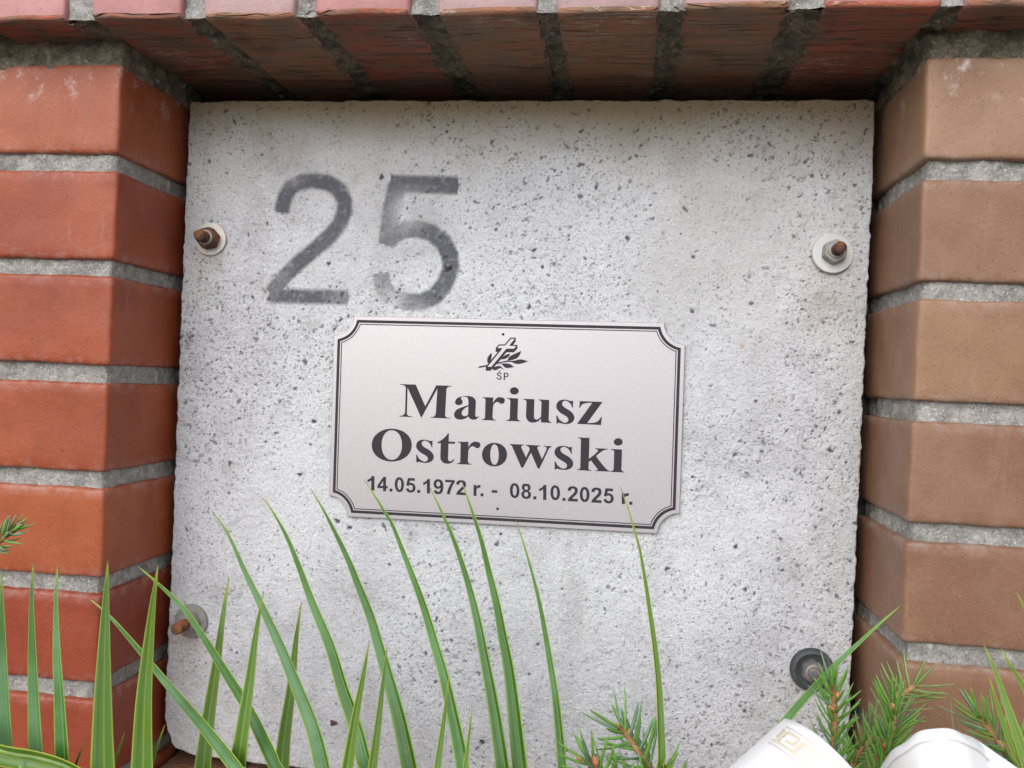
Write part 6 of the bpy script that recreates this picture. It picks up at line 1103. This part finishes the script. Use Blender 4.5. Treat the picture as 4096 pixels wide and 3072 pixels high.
def one_needle(V, F, UV, base, d, L, w, curve, side):
    """flattened four sided needle"""
    d = d.normalized()
    s = d.cross(side)
    if s.length < 1e-4:
        s = d.cross(Vector((1, 0.3, 0.2)))
    s.normalize()
    u = s.cross(d)
    prof = ((0.0, 0.55), (0.12, 0.95), (0.45, 1.0), (0.75, 0.85), (0.93, 0.42), (1.0, 0.03))
    b0 = len(V)
    for t, k in prof:
        p = base + d * (L * t) + curve * (L * t * t)
        for sx, su in ((1, 0), (0, 0.55), (-1, 0), (0, -0.55)):
            V.append(p + s * (w * 0.5 * k * sx) + u * (w * 0.5 * k * su))
            UV.append((sx, t))
    for i in range(len(prof) - 1):
        for k in range(4):
            a = b0 + i * 4 + k; b = b0 + i * 4 + (k + 1) % 4
            F.append((a, b, b + 4, a + 4))

def bud(parent, p, q, mat):
    p, q = Vector(p) * MM, Vector(q) * MM
    d = q - p
    L = d.length
    prof = [(0.0, 0.2), (0.15, 0.75), (0.4, 1.0), (0.65, 0.85), (0.85, 0.5), (1.0, 0.05)]
    pts = [p + d * t for t, k in prof]
    V, F = tube(pts, [L * 0.25 * k for t, k in prof], 10)
    mesh_obj("bud", V, F, mat, parent)

def spruce(label, st, buds, kw, mats, budmat=None, seed=1, root=None, bend=0.0):
    rnd = random.Random(seed)
    P = [Vector(p) * MM for p in st]
    base = Vector((P[0].x, P[0].y, -0.16)) if root is None else Vector(root)
    t = empty("spruce_sprig", label, "spruce sprig", base, "spruce sprigs tucked round the fronds")
    path = [base, base.lerp(P[0], 0.6)] + P
    c, L = resample(path, 70)
    v, f = tube(c, [0.0036 - 0.0020 * i / 70 for i in range(71)], 8)
    mesh_obj("twig", v, f, BARK, t)
    tip, tl = resample(P, 60)
    V, F, UV = [], [], []
    V2, F2, UV2 = [], [], []
    count = int(tl / 0.00105 * kw['dens'])
    for i in range(count):
        s = (i + rnd.random()) / count
        k = min(59, int(s * 60))
        p = tip[k].lerp(tip[k + 1], s * 60 - k)
        d = (tip[min(60, k + 2)] - tip[max(0, k - 2)]).normalized()
        a = i * 2.39996 + rnd.uniform(-0.5, 0.5)
        sx = d.cross(Vector((0, -1, 0))).normalized()
        sy = sx.cross(d)
        rad = (sx * math.cos(a) + sy * math.sin(a) * 0.72).normalized()
        spr = kw['spread'] * rnd.uniform(0.75, 1.2) * (1.0 - 0.55 * max(0, s - 0.8) / 0.2)
        dr = (d * math.cos(spr) + rad * math.sin(spr)).normalized()
        ln = kw['l'] * MM * rnd.uniform(0.72, 1.1) * (1.0 - 0.18 * s)
        wd = kw['w'] * MM * rnd.uniform(1.05, 1.5)
        dst = (V, F, UV) if rnd.random() > kw['hue'] else (V2, F2, UV2)
        one_needle(*dst, p, dr, ln, wd, (d * 0.12 + Vector((0, 0, 0.10))), rad + Vector((0, -0.6, 0)))
    for (vv, ff, uu, mt) in ((V, F, UV, mats[0]), (V2, F2, UV2, mats[1])):
        if not vv:
            continue
        o = mesh_obj("needles", vv, ff, mt, t)
        uvl = o.data.uv_layers.new(name="UVMap")
        for lp in o.data.loops:
            uvl.data[lp.index].uv = uu[lp.vertex_index]
        o["kind"] = "stuff"
    for p, q in buds:
        bud(t, p, q, budmat or BUD)
    return t
SL = {
    'left': ("short spruce tip with pink buds poking in at the left edge over red brick", (NEEDLE[0], NEEDLE[1]), BUD_PINK),
    'mid': ("spruce sprig with orange buds beside the straight blade, below the nameplate's right half", (NEEDLE[0], NEEDLE[1]), None),
    'midlow': ("low spruce sprig at the bottom edge with light upright needles and two orange buds", (NEEDLE[0], NEEDLE[1]), None),
    'right': ("upright spruce sprig with orange buds standing just before the slab's right rim", (NEEDLE[0], NEEDLE[1]), None),
    'rightdense': ("thick bushy spruce sprig between the two white ribbon loops", (NEEDLE[0], NEEDLE[1]), None),
    'rightpale': ("small pale yellowish spruce tip spreading right above the bushy sprig", (NEEDLE[2], NEEDLE[2]), None),
    'rightend': ("spruce sprig slanting left beside the right edge behind the rear ribbon loop", (NEEDLE[0], NEEDLE[1]), None),
    'rightback': ("shadowy spruce sprig in the gap at the foot of the tan pier", (NEEDLE[0], NEEDLE[0]), None),
}
for i, (nm, st, bd, kw) in enumerate(SPRIGS):
    lb, mt, bm_ = SL[nm]
    root = None
    if nm == 'left':
        root = (-0.13, -0.21, -0.16)
    if nm == 'rightpale':
        root = (0.455, -0.13, -0.16)
    spruce(lb, st, bd, kw, mt, bm_, seed=20 + i, root=root)

# ---------------------------------------------------------------- white ribbon bow
RIB = NT("white_satin")
_v = RIB.mapped((1, 1, 1))
RIB.color((0.88, 0.87, 0.855))
RIB.rough(0.38)
RIB.bsdf.inputs["Sheen Weight"].default_value = 0.2
RIB.bump(RIB.noise(RIB.mapped((1, 1, 1)), 55, 3), 0.0012, 0.35)
_tr = RIB.n("ShaderNodeBsdfTranslucent")
_tr.inputs["Color"].default_value = (0.86, 0.85, 0.83, 1)
_mx = RIB.n("ShaderNodeMixShader")
_mx.inputs[0].default_value = 0.22
RIB.l(RIB.bsdf.outputs[0], _mx.inputs[1]); RIB.l(_tr.outputs[0], _mx.inputs[2]); RIB.l(_mx.outputs[0], RIB.out.inputs["Surface"])
RIB = RIB.mat
GOLD = simple("pale_gold_print", (0.66, 0.57, 0.42), 0.4, 0.15)
GREY = simple("lilac_border_print", (0.52, 0.48, 0.50), 0.5)
bow = empty("ribbon_bow", "white satin ribbon bow with a pale gold Greek key along its edge", "ribbon bow", (0.47, -0.25, -0.16))

def ribbon_loop(rim, axis, width, parent, crease=None, wave=0.0, nu=90, nv=26, flare=0.0):
    c, L = resample([Vector(p) * MM for p in rim], nu)
    for _ in range(60):
        c = [c[0]] + [c[i] * 0.5 + (c[i - 1] + c[i + 1]) * 0.25 for i in range(1, nu)] + [c[-1]]
    axis = Vector(axis).normalized()
    def S(u, w):              # u 0..1 along the rim, w metres in from the rim
        k = min(nu - 1, int(u * nu))
        p = c[k].lerp(c[k + 1], u * nu - k)
        d = (c[min(nu, k + 2)] - c[max(0, k - 2)]).normalized()
        nr = d.cross(axis).normalized()
        if nr.y > 0:
            nr = -nr
        q = p + axis * w
        if wave:
            q = q + axis * (math.sin(u * 46) * 0.5 + math.sin(u * 23 + 1)) * wave * max(0, 1 - w / 0.01)
        if crease:
            cu, dep, wid = crease
            e = (u - cu - w * 1.2) / wid
            q = q - nr * dep * (math.exp(-e * e) if e < 0 else math.exp(-e * 0.09)) * min(1, max(0, (w - 0.008) / 0.02))
        return q, nr
    V, F = [], []
    for j in range(nv + 1):
        for i in range(nu + 1):
            V.append(S(i / nu, width * j / nv)[0])
    for j in range(nv):
        for i in range(nu):
            a = j * (nu + 1) + i
            F.append((a, a + 1, a + nu + 2, a + nu + 1))
    o = mesh_obj("loop", V, F, RIB, parent)
    md = o.modifiers.new("thickness", 'SOLIDIFY')
    md.thickness = 0.0006
    md.offset = 0
    return o, S, L

def band_on(S, L, rects, mat, name, owner, off=0.0009):
    """flat print laid over the ribbon: rects (s0,s1,w0,w1) in metres along / in from the rim"""
    V, F = [], []
    for s0, s1, w0, w1 in rects:
        n = max(1, int((s1 - s0) / 0.0015))
        b = len(V)
        for i in range(n + 1):
            u = (s0 + (s1 - s0) * i / n) / L
            if u > 1 or u < 0:
                u = min(1, max(0, u))
            for w in (w0, w1):
                p, nr = S(u, w)
                V.append(p + nr * off)
        for i in range(n):
            a = b + 2 * i
            F.append((a, a + 1, a + 3, a + 2))
    o = mesh_obj(name, V, F, mat, owner, loc=(0, 0, 0))
    return o

loopA, SA, LA = ribbon_loop(RIBBON_A, (-0.70, -0.06, -0.70), 0.085, bow)
loopB, SB, LB = ribbon_loop(RIBBON_B, (0.10, -0.42, -0.90), 0.085, bow, crease=(0.36, 0.0022, 0.008), wave=0.0006)
loopC, SC, LC = ribbon_loop(RIBBON_C, (0.05, -0.2, -0.98), 0.075, bow)
# tails that carry the bow to the ground
v, f = tube([Vector((0.46, -0.26, 0.13)), Vector((0.468, -0.255, 0.06)), Vector((0.47, -0.25, -0.16))], [0.006, 0.008, 0.008], 12)
mesh_obj("knot", v, f, RIB, bow)
def key(s, pitch, w0, h):
    """one unit of a Greek key as rectangles, line thickness t"""
    t = h / 7.0
    a = pitch
    return [(s, s + a * 0.80, w0, w0 + t), (s + a * 0.80 - t, s + a * 0.80, w0 + t, w0 + 4.6 * t), (s + a * 0.34, s + a * 0.80 - t, w0 + 3.6 * t, w0 + 4.6 * t),
            (s, s + t, w0 + t, w0 + h), (s + t, s + a, w0 + h - t, w0 + h), (s + a - t, s + a, w0 + t, w0 + h - t)]
rects = []
s = 0.010
while s < LA - 0.02:
    rects += key(s, 0.0108, 0.0056, 0.0074)
    s += 0.0108
band_on(SA, LA, rects, GOLD, "greek_key", loopA)
band_on(SA, LA, [(0.0, LA, 0.0040, 0.0045), (0.0, LA, 0.0143, 0.0148)], GREY, "border_print", loopA)
band_on(SB, LB, [(0.0, LB, 0.0040, 0.0046)], GREY, "border_print", loopB)
band_on(SC, LC, [(0.0, LC, 0.0040, 0.0045)], GREY, "border_print", loopC)

# dried purple floret stuck to the slab
FLORET = simple("dried_purple_floret", (0.09, 0.03, 0.045), 0.8, bump=(900, 0.0008))
fl = empty("dried_floret", "tiny dried dark purple floret stuck low on the concrete slab between palm leaflets", "floret", (0.1440, -0.001, 0.0394))
bm = bmesh.new()
bmesh.ops.create_icosphere(bm, subdivisions=3, radius=0.0026)
for vv in bm.verts:
    a = math.atan2(vv.co.z, vv.co.x)
    vv.co *= 0.75 + 0.45 * max(0, math.cos(2.5 * a)) ** 2 + 0.2 * mnoise.noise(vv.co * 900)
    vv.co.y *= 0.6
me = bpy.data.meshes.new("petals")
bm.to_mesh(me); bm.free()
me.materials.append(FLORET)
link(bpy.data.objects.new("petals", me), fl)
